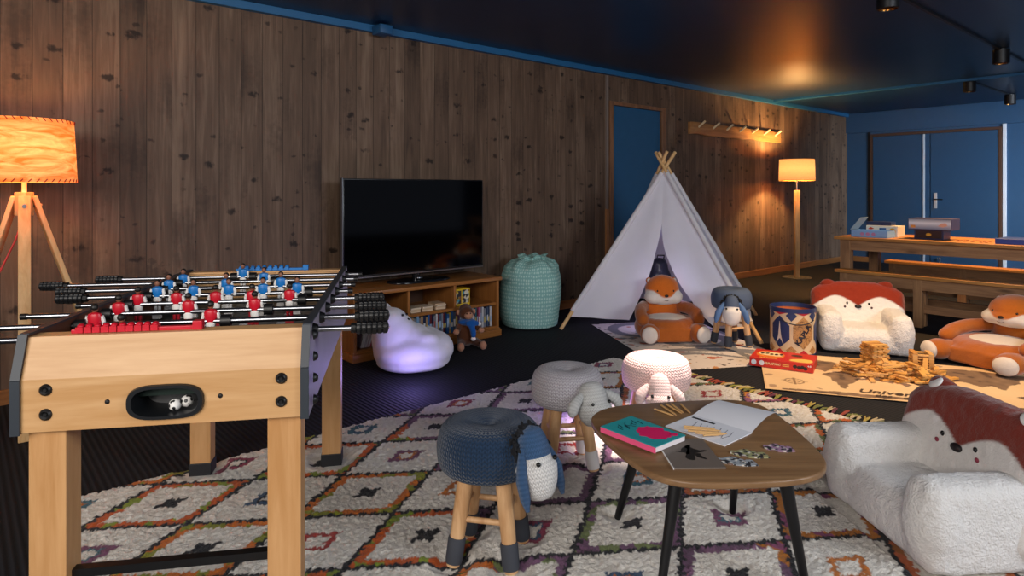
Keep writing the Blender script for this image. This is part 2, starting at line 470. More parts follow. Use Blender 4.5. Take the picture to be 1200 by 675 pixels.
# ------------------------------------------------------------------ berber rug
RC = Vector((.72, 4.57, 0)); RL, RW = 3.3, 3.05
BLK = hx('#15151c')
def rug_col(a, b):
    # a: along the wall from the far right corner (negative to the left), b: into the room
    P = Vector((a, b, 0)); wob = noise.noise(P*9)*.006+noise.noise(P*45)*.006
    p = (a + 1.72 + wob)/.6; q = (b - 1.54 + wob*.8)/.41
    s = p+q; t = p-q
    si, ti = round(s), round(t); ds, dt = abs(s-si), abs(t-ti); d = max(ds, dt)
    jag = .010*(1 if (int(math.floor((s if dt > ds else t)*19)) % 2) else -1)
    main = (si+ti) % 2 == 0
    cr = random.Random(si*71+ti*13+5)
    cream = hx('#eee9e0'); 
    k = .5+.5*noise.noise(P*30); cream = mixc(cream, hx('#d2cabe'), k*.6)
    row = (si-ti)//2 if main else 0
    zone = a + .35*b       # colours drift from green and orange on the left through purple to rust
    if zone < -1.75: pal = ['#d2701f', '#8f9228', '#c85a1c', '#85962c']
    elif zone < -.85: pal = ['#75506f', '#74804f', '#664660', '#7e5674']
    elif zone < -.2: pal = ['#c06030', '#9a5c22', '#b87020', '#8a4468']
    else: pal = ['#c4621f', '#5f7040', '#96587a', '#d08424']
    band = hx(pal[(si*3+ti*5) % 4]); band2 = hx(pal[(si+ti*3+1) % 4])
    if d > .472+jag: return BLK
    if main:
        if d > .385+jag*.8: return mixc(band, band2, 1.0 if noise.noise(P*16+Vector((si, ti, 0))) > .12 else 0.0)
        cx, cy = abs(p-(si+ti)/2), abs(q-(si-ti)/2)
        if (cx < .10 and cy < .026) or (cx < .026 and cy < .10) or (cx < .05 and cy < .05): return BLK
        return cream
    else:
        lc = [hx('#a83a35'), hx('#3f6a78'), hx('#7a4a66'), hx('#c0702c'), hx('#8f3550'), hx('#34506e')]
        j2 = jag*.9
        if .10 < d+j2 < .165: return lc[(si*2+ti) % 6]
        if .07 < d+j2 <= .10 and (si+ti*2) % 3: return lc[(si+ti*3) % 6] if (si+ti) % 3 else BLK
        return cream
CONTACT = []
BOX_T = True; BC, BS = math.cos(R_(-86)), math.sin(R_(-86))
for lx in (.012+.04, .636-.012-.04):
    for ly in (.024+.037, 1.283-.055+.037):
        c_, s_c = math.cos(R_(10.3)), math.sin(R_(10.3)); CONTACT.append((-1.14+c_*lx-s_c*ly, 1.479+s_c*lx+c_*ly, .064))
for (sx_, sy_, fr_) in ((-.075, 2.12, -12), (.242, 2.82, 8), (.70, 3.12, 20)):
    for k in range(4):
        a_ = R_(fr_)+PI/4+k*PI/2; CONTACT.append((sx_+.135*math.cos(a_), sy_+.135*math.sin(a_), .031))
for p_ in ((.385, 2.345), (.818, 2.385), (.435, 1.89), (.875, 1.905)): CONTACT.append((*p_, .016))
def make_rug():
    st = .0062; nu, nv = int(RL/st), int(RW/st)
    vs = []; cols = []
    for j in range(nv+1):
        for i in range(nu+1):
            a = -RL*i/nu; b = RW*j/nv
            e = min(i, nu-i, j, nv-j)*st
            p = Vector((a, b, 0))
            h = .020+.0025*noise.noise(p*20)+.0075*noise.noise(p*68)+.004*noise.noise(p*120)
            h *= sstep(-.005, .03, e)
            wx, wy = RC.x+U.x*a+N.x*b, RC.y+U.y*a+N.y*b
            for (fx, fy, fr_) in CONTACT:
                if abs(wx-fx) < fr_+.05 and abs(wy-fy) < fr_+.05: h = min(h, .0006+.6*max(0, math.hypot(wx-fx, wy-fy)-fr_-.016))
            if BOX_T and -.02 < (wx-1.52)*BC+(wy-2.27)*BS+.33 < .67 and -.31 < -(wx-1.52)*BS+(wy-2.27)*BC < .29: h = min(h, .001)
            c = rug_col(a, b)
            sh_ = .80+.34*(.5+.5*noise.noise(p*68))+.10*noise.noise(p*130); c = tuple(x_*sh_ for x_ in c)  # shade between the tufts put into the colour, darker where the pile dips
            ja = .006*noise.noise(p*40+Vector((3, 1, 0))); jb_ = .006*noise.noise(p*40+Vector((9, 5, 0)))
            vs.append((a+ja, -(b+jb_), max(h, .001))); cols.append(c)
    fs = [(j*(nu+1)+i, (j+1)*(nu+1)+i, (j+1)*(nu+1)+i+1, j*(nu+1)+i+1) for j in range(nv) for i in range(nu)]
    me = bpy.data.meshes.new('berber_rug'); me.from_pydata(vs, [], fs)
    me.polygons.foreach_set('use_smooth', [True]*len(fs))
    me.flip_normals() if me.polygons[0].normal.z < 0 else None
    at = me.color_attributes.new('Col', 'FLOAT_COLOR', 'POINT')
    at.data.foreach_set('color', [x for c in cols for x in (c[0], c[1], c[2], 1)])
    return me
PILE = attr_mat('shag_pile', .95, 230, .9, .007, .15, .1, .20)
rug = thing('berber_rug', 'large cream shag rug with coloured diamond lattice under the coffee table', 'rug', RC, WA)
place_mesh('pile', make_rug(), PILE, rug)
m = MB(); rr = random.Random(3); fcols = []
for k in range(75):
    y = -.58-2.4*k/75-rr.uniform(0, .015); L = rr.uniform(.07, .13); w = rr.uniform(-.03, .03)
    c = hx(rr.choice(['#9a9440', '#b8a048', '#a8452f', '#7a7a3a', '#c9b48a', '#6e2f3e', '#c08a3a']))
    for s in range(3):
        dy = rr.uniform(-.012, .012)
        m.tube([(-.01, y, .012), (.03, y+dy*.5, .016), (L*.6, y+w*.6+dy, .010), (L, y+w+dy*1.6, .006)], [.0045, .006, .006, .003], 5)
        fcols += [c]*20
me = m.mesh('fringe', weld=False)
at = me.color_attributes.new('Col', 'FLOAT_COLOR', 'POINT'); at.data.foreach_set('color', [x for c in fcols for x in (*c, 1)])
fr = place_mesh('fringe', me, PILE, rug); fr['kind'] = 'stuff'

# ------------------------------------------------------------------ play mat and world map mat
FLAT = attr_mat('printed_mat', .8, 60, .08, .002, 0, .25, .05)
def flat_mat(name, w, h, fn, step=.008, z=.004):
    nu, nv = int(w/step), int(h/step); m = MB()
    m.sheet(lambda a, b: (a*w, b*h, z+.0012*noise.noise(Vector((a*w*5, b*h*5, 0)))), nu, nv)
    me = m.mesh(name, weld=False, colfn=lambda p: fn(p.x/w, p.y/h, p.x, p.y))
    bm = bmesh.new(); bm.from_mesh(me)
    bm.free()
    return me
CON = [ # rough outlines of the continents, in mat width / height
 [(.08,.80),(.16,.86),(.26,.84),(.33,.74),(.29,.66),(.25,.60),(.22,.55),(.205,.585),(.17,.60),(.13,.68),(.09,.74)],
 [(.33,.80),(.37,.92),(.43,.93),(.42,.85),(.37,.76)],
 [(.23,.53),(.28,.55),(.345,.46),(.32,.36),(.29,.27),(.27,.16),(.255,.17),(.25,.30),(.235,.40),(.215,.47)],
 [(.46,.58),(.53,.60),(.585,.55),(.605,.48),(.63,.47),(.595,.37),(.58,.27),(.545,.20),(.525,.28),(.515,.42),(.47,.46),(.445,.51)],
 [(.46,.63),(.475,.70),(.51,.72),(.50,.82),(.545,.88),(.60,.84),(.60,.70),(.565,.64),(.54,.61),(.50,.65)],
 [(.60,.70),(.61,.85),(.70,.90),(.82,.89),(.94,.84),(.96,.78),(.89,.74),(.875,.64),(.83,.56),(.795,.44),(.765,.53),(.725,.46),(.70,.56),(.64,.57),(.615,.63)],
 [(.80,.30),(.84,.36),(.90,.35),(.925,.26),(.89,.19),(.83,.215)],
 [(.05,.045),(.2,.075),(.42,.085),(.58,.07),(.78,.085),(.95,.05),(.95,.02),(.05,.02)]]
def map_col(s, t, x, y):
    P = Vector((x, y, 0))
    ss, tt = s+.012*noise.noise(P*14), t+.02*noise.noise(P*14+Vector((5, 2, 0)))
    base = mixc(hx('#e6c79c'), hx('#d9b78c'), .5+.5*noise.noise(P*4))
    if min(s, 1-s)*1.7 < .012 or min(t, 1-t)*.95 < .012: return hx('#d9b68a')
    for i, C in enumerate(CON):
        if inpoly(ss, tt, C):
            n_ = noise.noise(P*18)
            return mixc(hx('#8f745c'), hx('#6f5847'), .5+.8*n_) if n_ < .35 else hx('#5f4c40')
    if noise.noise(P*11+Vector((0, 7, 3))) > .52: return hx('#a98c70')
    # compass rose, lower left
    dx, dy = (s-.105)*1.7, (t-.235)*.95; r = math.hypot(dx, dy)
    if r < .075 and (abs(r-.055) < .005 or abs(r-.03) < .004 or min(abs(dx), abs(dy)) < .005): return hx('#8f7257')
    return base
mm = place_mesh('world_map_mat', flat_mat('world_map_mat', 1.7, .95, map_col, .007), FLAT)
wm = thing('map_mat', 'beige world map floor mat under the red game box and loose planks', 'floor mat', (1.523, 3.861, .0045), math.atan2(-.323, .946))
mm.name = 'printed_sheet'; mm.parent = wm
INK = plain('#4a3628', .8, name='brown_ink')
lettering('Univers', .10, INK, wm, (.68, .135, .0062), (0, 0, 0), shear=.35)
lettering('des   de', .065, INK, wm, (.70, .065, .0062), (0, 0, 0), shear=.35)

def road_col(s, t, x, y):
    P = Vector((x, y, 0))
    base = mixc(hx('#d8cfc8'), hx('#c9c0ba'), .5+.5*noise.noise(P*5))
    def ring(cx, cy, rx, ry, w):
        return abs(math.hypot((x-cx)/rx, (y-cy)/ry)-1)*min(rx, ry) < w
    road = ring(.32, 1.22, .22, .24, .045) or ring(.62, .78, .25, .21, .045) or ring(.30, .20, .62, .30, .045) or abs(y-.05-.35*math.sin(x*3.2+.5)) < .03 or abs(x-.85+.12*math.sin(y*5)) < .03
    if road:
        return hx('#7c7c80') if noise.noise(P*3) < .4 else hx('#8a8a8e')
    n_ = noise.noise(P*10+Vector((2, 8, 1)))
    if n_ > .45: return [hx('#b5654a'), hx('#6f7478'), hx('#c08a5a'), hx('#8a8f93')][int((x*7+y*5)) % 4]
    if noise.noise(P*26+Vector((7, 3, 0))) > .5: return hx('#5d5450')
    return base
rm_ = thing('play_mat', 'cream play mat with grey roads under the tepee fox seat', 'floor mat', (1.03, 4.245, 0), math.atan2(.21, .977))
me = flat_mat('play_mat', .98, 1.52, road_col, .009)
place_mesh('printed_sheet', me, FLAT, rm_)

# ------------------------------------------------------------------ football table
def football_table():
    W, L, zt, zv, zb, s = .636, 1.283, .852, .7595, .638, .033
    T = thing('football_table', 'beech table football with red and blue players at front left', 'football table', (-1.14, 1.479, .002), R_(10.3))
    th = .022
    # end panel, with an oval hole on the near one for the ball return
    def end_panel(flip):
        m = MB(); y = (lambda v: v) if not flip else (lambda v: L+s-v)
        hole_c = (W/2, (zb+zv)/2-.005); ha, hb = .074, .033; K = 40
        x0, x1 = .006, W-.006
        def ov(t):
            c, sn = math.cos(t), math.sin(t); e = .55
            return (hole_c[0]+ha*math.copysign(abs(c)**e, c), hole_c[1]+hb*math.copysign(abs(sn)**.8, sn))
        def bd(t):
            c, sn = math.cos(t), math.sin(t)
            k = min((W/2-.006)/max(abs(c), 1e-6), ((zv-zb)/2)/max(abs(sn), 1e-6)) if True else 0
            return (W/2+c*k, (zb+zv)/2+sn*k)
        ang = sorted([2*PI*i/K for i in range(K)]+[math.atan2(sy*(zv-zb)/2, sx*(W/2-.006)) % (2*PI) for sx in (1, -1) for sy in (1, -1)])
        if not flip:
            vs = []; fs = []
            for t in ang:
                for dy in (0, th):
                    a = ov(t); b = bd(t)
                    vs += [(a[0], y(dy), a[1]), (b[0], y(dy), b[1])]
            n_ = len(ang)
            for i in range(n_):
                j = (i+1) % n_
                fs += [(4*i, 4*j, 4*j+1, 4*i+1), (4*i+2, 4*i+3, 4*j+3, 4*j+2), (4*i, 4*i+2, 4*j+2, 4*j), (4*i+1, 4*j+1, 4*j+3, 4*i+3)]
            m._add(vs, fs)
        else:
            m.box((x0, min(y(0), y(th)), zb), (x1, max(y(0), y(th)), zv))
        # sloped upper board and flat top
        vs = []
        for x in (x0, x1):
            vs += [(x, y(0), zv), (x, y(s), zt), (x, y(s+.05), zt), (x, y(s+.05), zt-.02), (x, y(s+.015), zt-.02), (x, y(th), zv)]
        fs = [(i, (i+1) % 6, 6+(i+1) % 6, 6+i) for i in range(6)]+[(5, 4, 3, 2, 1, 0), (6, 7, 8, 9, 10, 11)]
        m._add(vs, fs)
        return m
    end_panel(False).build('end_panel', BEECH, T, smooth=False)
    end_panel(True).build('end_panel', BEECH, T, smooth=False)
    # sides: black profile edge, board, dark inner face
    inner = wood('inner_side', '#4a2a1c', '#633a26', 'y', 1, .5)
    sidem = plain('#8f8896', .5, name='grey_side')
    prof = [(0-.003, zb-.004), (0-.003, zv), (s-.003, zt+.006), (L+.003, zt+.006), (L+s+.003, zv), (L+s+.003, zb-.004)]
    for sx, x0 in ((0, -.010), (1, W-.008)):
        m = MB(); m.prism(prof, x0, x0+.018, Matrix(((0, 0, 1, 0), (1, 0, 0, 0), (0, 1, 0, 0), (0, 0, 0, 1))))
        m.build('side_panel', [sidem if sx else inner], T, smooth=False, bevel=.002)
        m = MB()
        x = x0-.001; xe = x0+.019
        def bar(p, q, w=.02):
            d = Vector((0, q[0]-p[0], q[1]-p[1])); nrm = Vector((0, -d.z, d.y)).normalized()*w
            if nrm.z > 0 or True:
                pass
            P = [Vector((x, p[0], p[1])), Vector((x, q[0], q[1])), Vector((x, q[0], q[1]))+nrm*-.5, Vector((x, p[0], p[1]))+nrm*-.5]
            m._add(P+[p_+Vector((xe-x, 0, 0)) for p_ in P], [(0,1,2,3),(7,6,5,4),(0,4,5,1),(1,5,6,2),(2,6,7,3),(3,7,4,0)])
        bar(prof[0], prof[1], -.010); bar(prof[1], prof[2], -.010)
        m.box((x, s, zt+.004), (xe, L, zt+.009))
        m.build('edge_banding', plain('#2c333b', .5, name='dark_edge'), T, smooth=False)
        if sx:
            for z in (.83, .775, .72, .665):
                bb = MB().lathe([(0, .012), (.006, .011), (.011, .006), (.013, 0)], 14, Matrix.Translation((W+.016, .045, z)) @ Matrix.Rotation(PI/2, 4, 'Y')).build('bolt', BLACK, T)
    # playing field, apron strips and markings
    fld = MB().box((.006, .03, .70), (W-.006, L, .745)).build('playing_field', plain('#10241d', .4, name='green_field'), T, smooth=False)
    m = MB()
    for yy in (.32, .48, .64, .8, .96):
        for xx in (.1, .22, .34, .46): m.box((xx, yy-.008, .745), (xx+.045, yy+.008, .7465))
    m.build('field_marking', WHITE, fld, smooth=False, weld=False)
    m = MB(); m.box((.006, s+.05, .70), (W-.006, s+.07, .832)); m.build('goal_wall', inner, T, smooth=False)
    m = MB(); m.box((.006, L-.07, .70), (W-.006, L-.045, .845)); m.build('goal_wall', BEECH, T, smooth=False)
    # ball return cup
    cz = (zb+zv)/2-.005; cx = W/2
    def ov(t, k):
        c, sn = math.cos(t), math.sin(t)
        return cx+.074*k*math.copysign(abs(c)**.55, c), cz+.033*k*math.copysign(abs(sn)**.8, sn)
    m = MB(); K = 40; rings = [(1.17, -.003, 1.28), (1.14, -.010, 1.22), (1.0, -.010, 1.0), (.97, -.002, .96), (.97, .09, .96), (.0, .095, .0)]
    vs = []; fs = []
    for k, y, k2 in rings:
        for i in range(K):
            t = 2*PI*i/K; c, sn = math.cos(t), math.sin(t)
            vs.append((cx+.074*k*math.copysign(abs(c)**.55, c), y, cz+.033*k2*math.copysign(abs(sn)**.8, sn)))
    for r in range(len(rings)-1):
        for i in range(K): fs.append((r*K+i, r*K+(i+1) % K, (r+1)*K+(i+1) % K, (r+1)*K+i))
    m._add(vs, fs).build('ball_return', plain('#16181b', .35, name='cup_plastic'), T)
    # bolts on the front
    for x, z in ((.06, .735), (.06, .678), (W-.055, .735), (W-.055, .678)):
        b = MB().lathe([(0, .006), (.004, .006), (.005, .004), (.009, .007), (.013, .004), (.014, 0)], 18, Matrix.Translation((x, 0, z)) @ Matrix.Rotation(PI/2, 4, 'X')).build('bolt', BLACK, T)
    for x in (.19, .44):
        MB().lathe([(0, .004), (.004, .003), (.006, 0)], 12, Matrix.Translation((x, 0, .70)) @ Matrix.Rotation(PI/2, 4, 'X')).build('screw', BLACK, T)
    # legs
    lw = .08
    for ix, x in enumerate((.012, W-.012-lw)):
        for iy, y in enumerate((.024, L-.055)):
            lg = MB().box((x, y, .045), (x+lw, y+.075, zb+.03)).build('leg', BEECHZ, T, smooth=False, bevel=.002)
            MB().box((x-.004, y-.004, 0), (x+lw+.004, y+.079, .052)).build('foot_cap', plain('#1a1b1f', .6, name='rubber_foot'), lg, smooth=False, bevel=.003)
    m = MB(); m.box((.09, .05, .265), (W-.09, .075, .285)); m.build('stretcher', BLACK, T, smooth=False)
    # score beads
    red = plain('#c8172c', .35, name='red_plastic'); blu = plain('#1476c4', .4, name='blue_plastic')
    for cm, y, n_, x0, st in ((red, s+.028, 10, .10, .0185), (blu, L-.025, 9, .20, .0235)):
        b = MB(); b.box((x0-.012, y-.007, zt), (x0+.285, y+.007, zt+.010)); b.box((x0+.262, y-.012, zt), (x0+.285, y+.012, zt+.022))
        rail = b.build('score_rail', cm, T, smooth=False, bevel=.002)
        for i in range(n_):
            q = MB(); xx = x0+i*st
            q.prism([(xx, y-.012), (xx+.016, y-.012), (xx+.016, y+.012), (xx, y+.012)], zt+.002, zt+.016)
            q.ell((xx+.008, y, zt+.017), (.0078, .0115, .006), n=12, m=8)
            q.build('score_bead', cm, rail, bevel=0)
    # rods with players
    skin = plain('#8a5a44', .5, name='player_skin'); hair = plain('#15110f', .5, name='player_hair')
    wht = plain('#e6e2de', .5, name='player_white'); sock = plain('#b01828', .5, name='player_sock'); 
    rodz = .836
    def player_mesh(shirt):
        m = MB()
        m.cur = 0
        m.lathe([(.0, .004), (.010, .004), (.013, .0), (.0165, .012), (.0185, .026), (.016, .034), (.006, .038), (0, .038)], 14, sx=1.0, sy=.62)
        m.cur = 1
        m.lathe([(0, -.016), (.0125, -.016), (.0135, -.004), (.012, .003), (0, .003)], 14, sx=1, sy=.7)
        for sx in (-1, 1):
            m.tube([(sx*.017, 0, .028), (sx*.021, -.002, .014), (sx*.020, -.004, 0)], [.0055, .005, .0045], 8)
        m.cur = 2
        m.ell((0, -.001, .048), (.0085, .009, .011), n=12, m=8)
        m.cur = 3
        m.ell((0, .0015, .0515), (.0095, .0095, .0095), n=12, m=8)
        m.cur = 4
        for sx in (-1, 1): m.tube([(sx*.006, 0, -.012), (sx*.006, 0, -.045), (sx*.006, -.004, -.062)], [.0055, .005, .006], 8)
        m.box((-.013, -.010, -.072), (.013, .006, -.058))
        return m
    meshes = {}
    for k, sh in (('r', red), ('b', blu)):
        me = player_mesh(sh).mesh('player', weld=True)
        for q in (sh, wht, skin, hair, sock if k == 'r' else wht): me.materials.append(q)
        meshes[k] = me
    rows = [('r', .08, [.19], -.45, .84, 'R'), ('r', .24, [.063, .355], -.40, .84, 'R'), ('r', .40, [.06, .25, .438], -.19, .83, 'R'),
            ('r', .56, [.054, .1675, .285, .397, .514], -.117, .82, 'R'), ('b', .72, [.057, .172, .287, .40, .515], -.256, .70, 'L'),
            ('b', .88, [.042, .239, .433], -.33, .70, 'L'), ('b', 1.04, [.043, .342], -.46, .70, 'L'), ('b', 1.19, [.23], -.33, .71, 'L')]
    for team, y, xs, xa, xb, side in rows:
        rod = MB().tube([(xa, y, rodz), (xb, y, rodz)], .0075, 12).build('rod', CHROME, T)
        hm = MB(); h0, sg = (xb, 1) if side == 'R' else (xa, -1)
        pr = []
        hl = .083
        a = -.0
        for i in range(31):
            q = i/30; r = .0165+.0012*math.sin(q*PI)-(.0028 if i % 5 == 0 else 0)
            if i == 0: r = .010
            pr.append((r, q*hl))
        pr = [(0, 0)]+pr+[(0, hl+.004)]
        M = Matrix.Translation((h0-sg*.085, y, rodz)) @ Matrix.Rotation(PI/2*sg, 4, 'Y')
        hm.lathe(pr, 48)
        for v in hm.v:
            r_ = math.hypot(v.x, v.y)
            if r_ > .012: q_ = 1-.10*(math.cos(8*math.atan2(v.y, v.x)) > .80); v.x *= q_; v.y *= q_
        hm.v = [M @ v for v in hm.v]
        hm.lathe([(.010, -.012), (.013, -.012), (.013, 0), (.010, 0)], 14, M)
        hm.build('handle', BLACK, rod, angle=25)
        if side == 'R': MB().lathe([(0, -.006), (.009, -.006), (.009, .01), (.0075, .01)], 12, Matrix.Translation((xa, y, rodz)) @ Matrix.Rotation(PI/2, 4, 'Y')).build('end_cap', BLACK, rod)
        else: MB().lathe([(0, .006), (.009, .006), (.009, -.01), (.0075, -.01)], 12, Matrix.Translation((xb, y, rodz)) @ Matrix.Rotation(PI/2, 4, 'Y')).build('end_cap', BLACK, rod)
        for k, xx in enumerate((W+.012, -.012)):
            MB().lathe([(.008, -.012), (.017, -.012), (.017, 0), (.012, .012), (.008, .012)], 16, Matrix.Translation((xx, y, rodz-.0)) @ Matrix.Rotation(PI/2 if k == 0 else -PI/2, 4, 'Y')).build('bearing', BLACK, T)
        bx = [max(.03, min(xs)-.035), min(W-.03, max(xs)+.04)]
        for b in bx:
            MB().tube([(b-.013, y, rodz), (b+.013, y, rodz)], .0175, 14).build('bumper', BLACK, rod)
        for xx in xs:
            p = bpy.data.objects.new('player', meshes[team]); COL.objects.link(p); p.parent = rod
            p.location = (xx, y, rodz-.004); p.rotation_euler = (0, 0, 0 if team == 'r' else PI)
            p.rotation_euler = (0, 0, PI) if team == 'r' else (0, 0, 0)
    return T
FT = football_table()
ball_m = NT('spotted_ball')
vo = ball_m.new('ShaderNodeTexVoronoi'); ball_m.link(ball_m.coords(), vo.inputs['Vector']); vo.inputs['Scale'].default_value = 75
ball_m.base(ball_m.ramp(vo.outputs['Distance'], [(.30, '#101014'), (.36, '#e8e6e2')])); ball_m.p(Roughness=.4)
FM = Matrix.Translation((-1.14, 1.479, 0)) @ Matrix.Rotation(R_(10.3), 4, 'Z')
bl = MB().ell((0, 0, 0), (.0145,)*3).build('table_ball', ball_m.m); bl.location = FM @ Vector((.353, .040, .6817)); tag(bl, 'black and white ball on the right in the oval ball return', 'ball', 'balls in the ball return')
b2 = dup(bl, FM @ Vector((.331, .024, .6792)), 0, 'black and white ball on the left in the oval ball return', (1, 2, 0))

# ------------------------------------------------------------------ stools with animal heads
SOCKD = plain('#3a3d45', .85, name='grey_sock'); SOCKW = plain('#d9d5d3', .85, name='white_sock')
STW = wood('stool_wood', '#b98a5c', '#d9b083', 'z', 1.2, .5)
def stool(loc, label, seatm, headm, facem, earm, sockm, head_az, mane=None, foot_rot=0, ear_rot=.35, hs=1.0, smooth_seat=False, hang=.0, R=.162, ear_len=.13, htop=.445, hl=.115, hw=.062, er=1.0):
    T = thing('animal_stool', label, 'stool', loc, 0, 'stools with animal heads')
    zt, zb_ = htop, htop-.16
    prof = [(0, zt-.022), (.012, zt-.020), (.04, zt-.008), (.09, zt), (R-.03, zt-.006), (R-.008, zt-.028), (R, zt-.06), (R+.004, (zt+zb_)/2), (R, zb_+.03), (R-.012, zb_+.008), (R-.035, zb_), (0, zb_)]
    # round off
    P = []
    for i in range(len(prof)-1):
        for k in range(3): P.append((lerp(prof[i][0], prof[i+1][0], k/3), lerp(prof[i][1], prof[i+1][1], k/3)))
    P.append(prof[-1])
    for _ in range(2): P = [P[0]]+[((P[i-1][0]+2*P[i][0]+P[i+1][0])/4, (P[i-1][1]+2*P[i][1]+P[i+1][1])/4) for i in range(1, len(P)-1)]+[P[-1]]
    MB().lathe(P, 56).build('seat', seatm, T, angle=180)
    ft = []
    for k in range(4):
        a = foot_rot+PI/4+k*PI/2
        top = Vector((.082*math.cos(a), .082*math.sin(a), zb_+.02)); bot = Vector((.135*math.cos(a), .135*math.sin(a), 0)); ft.append((top, bot))
        b2_ = bot+(bot-top).normalized()*0
        lg = MB().tube([top, lerp(top, bot, .5), bot+Vector((0, 0, .004))], [.027, .025, .021], 16).build('leg', STW, T)
        sk0 = lerp(top, bot, .70)
        MB().tube([sk0, lerp(top, bot, .72), lerp(top, bot, .9), lerp(top, bot, .955)], [.0265, .0285, .0275, .0262], 16).build('sock', sockm, lg)
    for k in range(4):
        z = .44 if k % 2 else .52
        a = lerp(ft[k][0], ft[k][1], z); b = lerp(ft[(k+1) % 4][0], ft[(k+1) % 4][1], z)
        MB().tube([a, b], .0095, 10).build('stretcher', STW, T)
    # head hanging over the rim
    hd = Vector((math.cos(head_az), math.sin(head_az), 0)); sd = Vector((-hd.y, hd.x, 0))
    Hm = Matrix((( sd.x, -hd.x, 0, 0), (sd.y, -hd.y, 0, 0), (0, 0, 1, 0), (0, 0, 0, 1)))   # local x: sideways, -y: outwards
    Hm = Matrix.Translation(hd*(R+.035)+Vector((0, 0, .30-hang+ (htop-.445)))) @ Hm @ Matrix.Rotation(R_(-14), 4, 'X')
    L = hl*hs; w = hw*hs
    pr = []
    for i in range(21):
        q = i/20; zz = -L+2*L*q
        r = w*math.sqrt(max(0, 1-(2*q-1)**2))**.8*(1.0-.12*math.sin(q*PI)*(q > .5))
        pr.append((r*(1.0+.10*(q < .5)), zz))
    h = MB(); k0 = 13
    if facem is headm:
        hh = MB().lathe(pr, 32, Hm, sy=.95).build('head', headm, T, angle=180)
    else:
        hh = MB().lathe(pr[k0-1:], 32, Hm, sy=.97).build('head', headm, T, angle=180)
        MB().lathe(pr[:k0], 32, Hm, sy=.95).build('muzzle', facem, hh, angle=180)
    for sx in (-1, 1):
        e = Hm @ Vector((sx*w*.62, -w*.80, L*.06))
        MB().ell(e, (.0075*hs,)*3, n=14, m=10).build('eye', EYE, hh)
        # ears
        e0 = Hm @ Vector((sx*w*.80, .0, L*.48)); e1 = Hm @ Vector((sx*(w*1.2+ear_rot*.06), -.010, L*.48-ear_len*.5)); e2 = Hm @ Vector((sx*(w*1.05+ear_rot*.14), -.014, L*.48-ear_len))
        m = MB(); m.tube([e0, lerp(e0, e1, .5), e1, lerp(e1, e2, .6), e2], [.012*er, .020*er, .024*er, .021*er, .008*er], 14)
        m.build('ear', earm, hh)
    if mane:
        m = MB(); rr = random.Random(int(loc[0]*100))
        for k in range(44):
            t = R_(-105+210*k/43); yy = rr.uniform(.05, .55)*w
            a0 = Vector((w*.92*math.sin(t), yy, L*(.40+.55*math.cos(t))))
            ow = Vector((math.sin(t), .2, math.cos(t)*.8)); ln = rr.uniform(.014, .03)
            sw = Vector((rr.uniform(-1, 1), rr.uniform(-1, .6), rr.uniform(-.8, .3)))*.012
            m.tube([Hm @ a0, Hm @ (a0+ow*ln*.55+sw*.5), Hm @ (a0+ow*ln*.6+sw*1.3+Vector((math.copysign(.004, t), -.004, -ln*.5)))], [.0055, .0065, .0035], 6)
        m.build('mane', mane, hh)
    return T
BLUEK = knit('blue_knit', '#20354f', 62, 75); GREYK = knit('grey_knit', '#b3aeb4', 62, 75); PINKK = knit('pink_knit', '#e8c6bf', 62, 75)
WHK = knit('white_knit', '#dcdad8', 40, 75, .004); BLUEH = knit('blue_head_knit', '#39587e', 40, 75, .004); GRH = knit('grey_head_knit', '#c2c2c0', 40, 75, .004)
PKH = knit('pink_head_knit', '#f0cfc8', 40, 75, .004)
MANE = plain('#0b0d14', .9, name='dark_yarn')
stool((-.075, 2.12, .002), 'navy blue knitted stool with white muzzled donkey head, nearest stool', BLUEK, BLUEH, WHK, BLUEH, SOCKD, R_(-44), MANE, R_(-12), .12, .98, R=.170, ear_len=.17, htop=.445, hang=-.06, er=.75)
stool((.242, 2.82, .002), 'grey knitted stool with pale sheep head beside the navy stool', GREYK, GRH, GRH, GRH, SOCKW, R_(-60), None, R_(8), .4, .92, R=.155, ear_len=.075, htop=.425, hang=-.035, hl=.10, hw=.074)
stool((.70, 3.12, .002), 'pink knitted stool with lamb head behind the coffee table', PINKK, PKH, PKH, PKH, SOCKW, R_(-98), None, R_(20), .25, .95, R=.163, ear_len=.085, htop=.40, hang=.0)
DENIM = plain('#44546e', .85, name='slate_cloth'); DWH = plain('#d8d4d0', .9, name='white_plush'); DBL = plain('#4a6a98', .85, name='blue_ear_cloth')
stool((1.69, 4.95, .0065), 'slate blue cloth stool with white donkey face beside the tepee', DENIM, DENIM, DWH, DBL, SOCKD, R_(-108), MANE, R_(16), .35, 1.0, R=.150, ear_len=.15)

# ------------------------------------------------------------------ coffee table
def smooth_loop(P, it=3):
    for _ in range(it):
        Q = []
        for i in range(len(P)):
            a, b = P[i], P[(i+1) % len(P)]
            Q += [(a[0]*.75+b[0]*.25, a[1]*.75+b[1]*.25), (a[0]*.25+b[0]*.75, a[1]*.25+b[1]*.75)]
        P = Q
    return P
CT = thing('coffee_table', 'rounded walnut coffee table with black legs on the diamond rug', 'coffee table', (.63, 2.09, .002))
top = wood('walnut_top', '#76573b', '#94724f', 'x', .8, .38)
quad = [(.302-.63, 2.33-2.09), (.26-.63, 2.20-2.09), (.36-.63, 1.85-2.09), (.45-.63, 1.755-2.09), (.62-.63, 1.75-2.09), (.82-.63, 1.775-2.09), (.925-.63, 1.86-2.09), (.95-.63, 2.02-2.09), (.95-.63, 2.36-2.09), (.88-.63, 2.455-2.09), (.72-.63, 2.45-2.09), (.42-.63, 2.40-2.09)]
MB().prism(smooth_loop(quad), .38, .40).build('table_top', top, CT, bevel=.006, bseg=3)
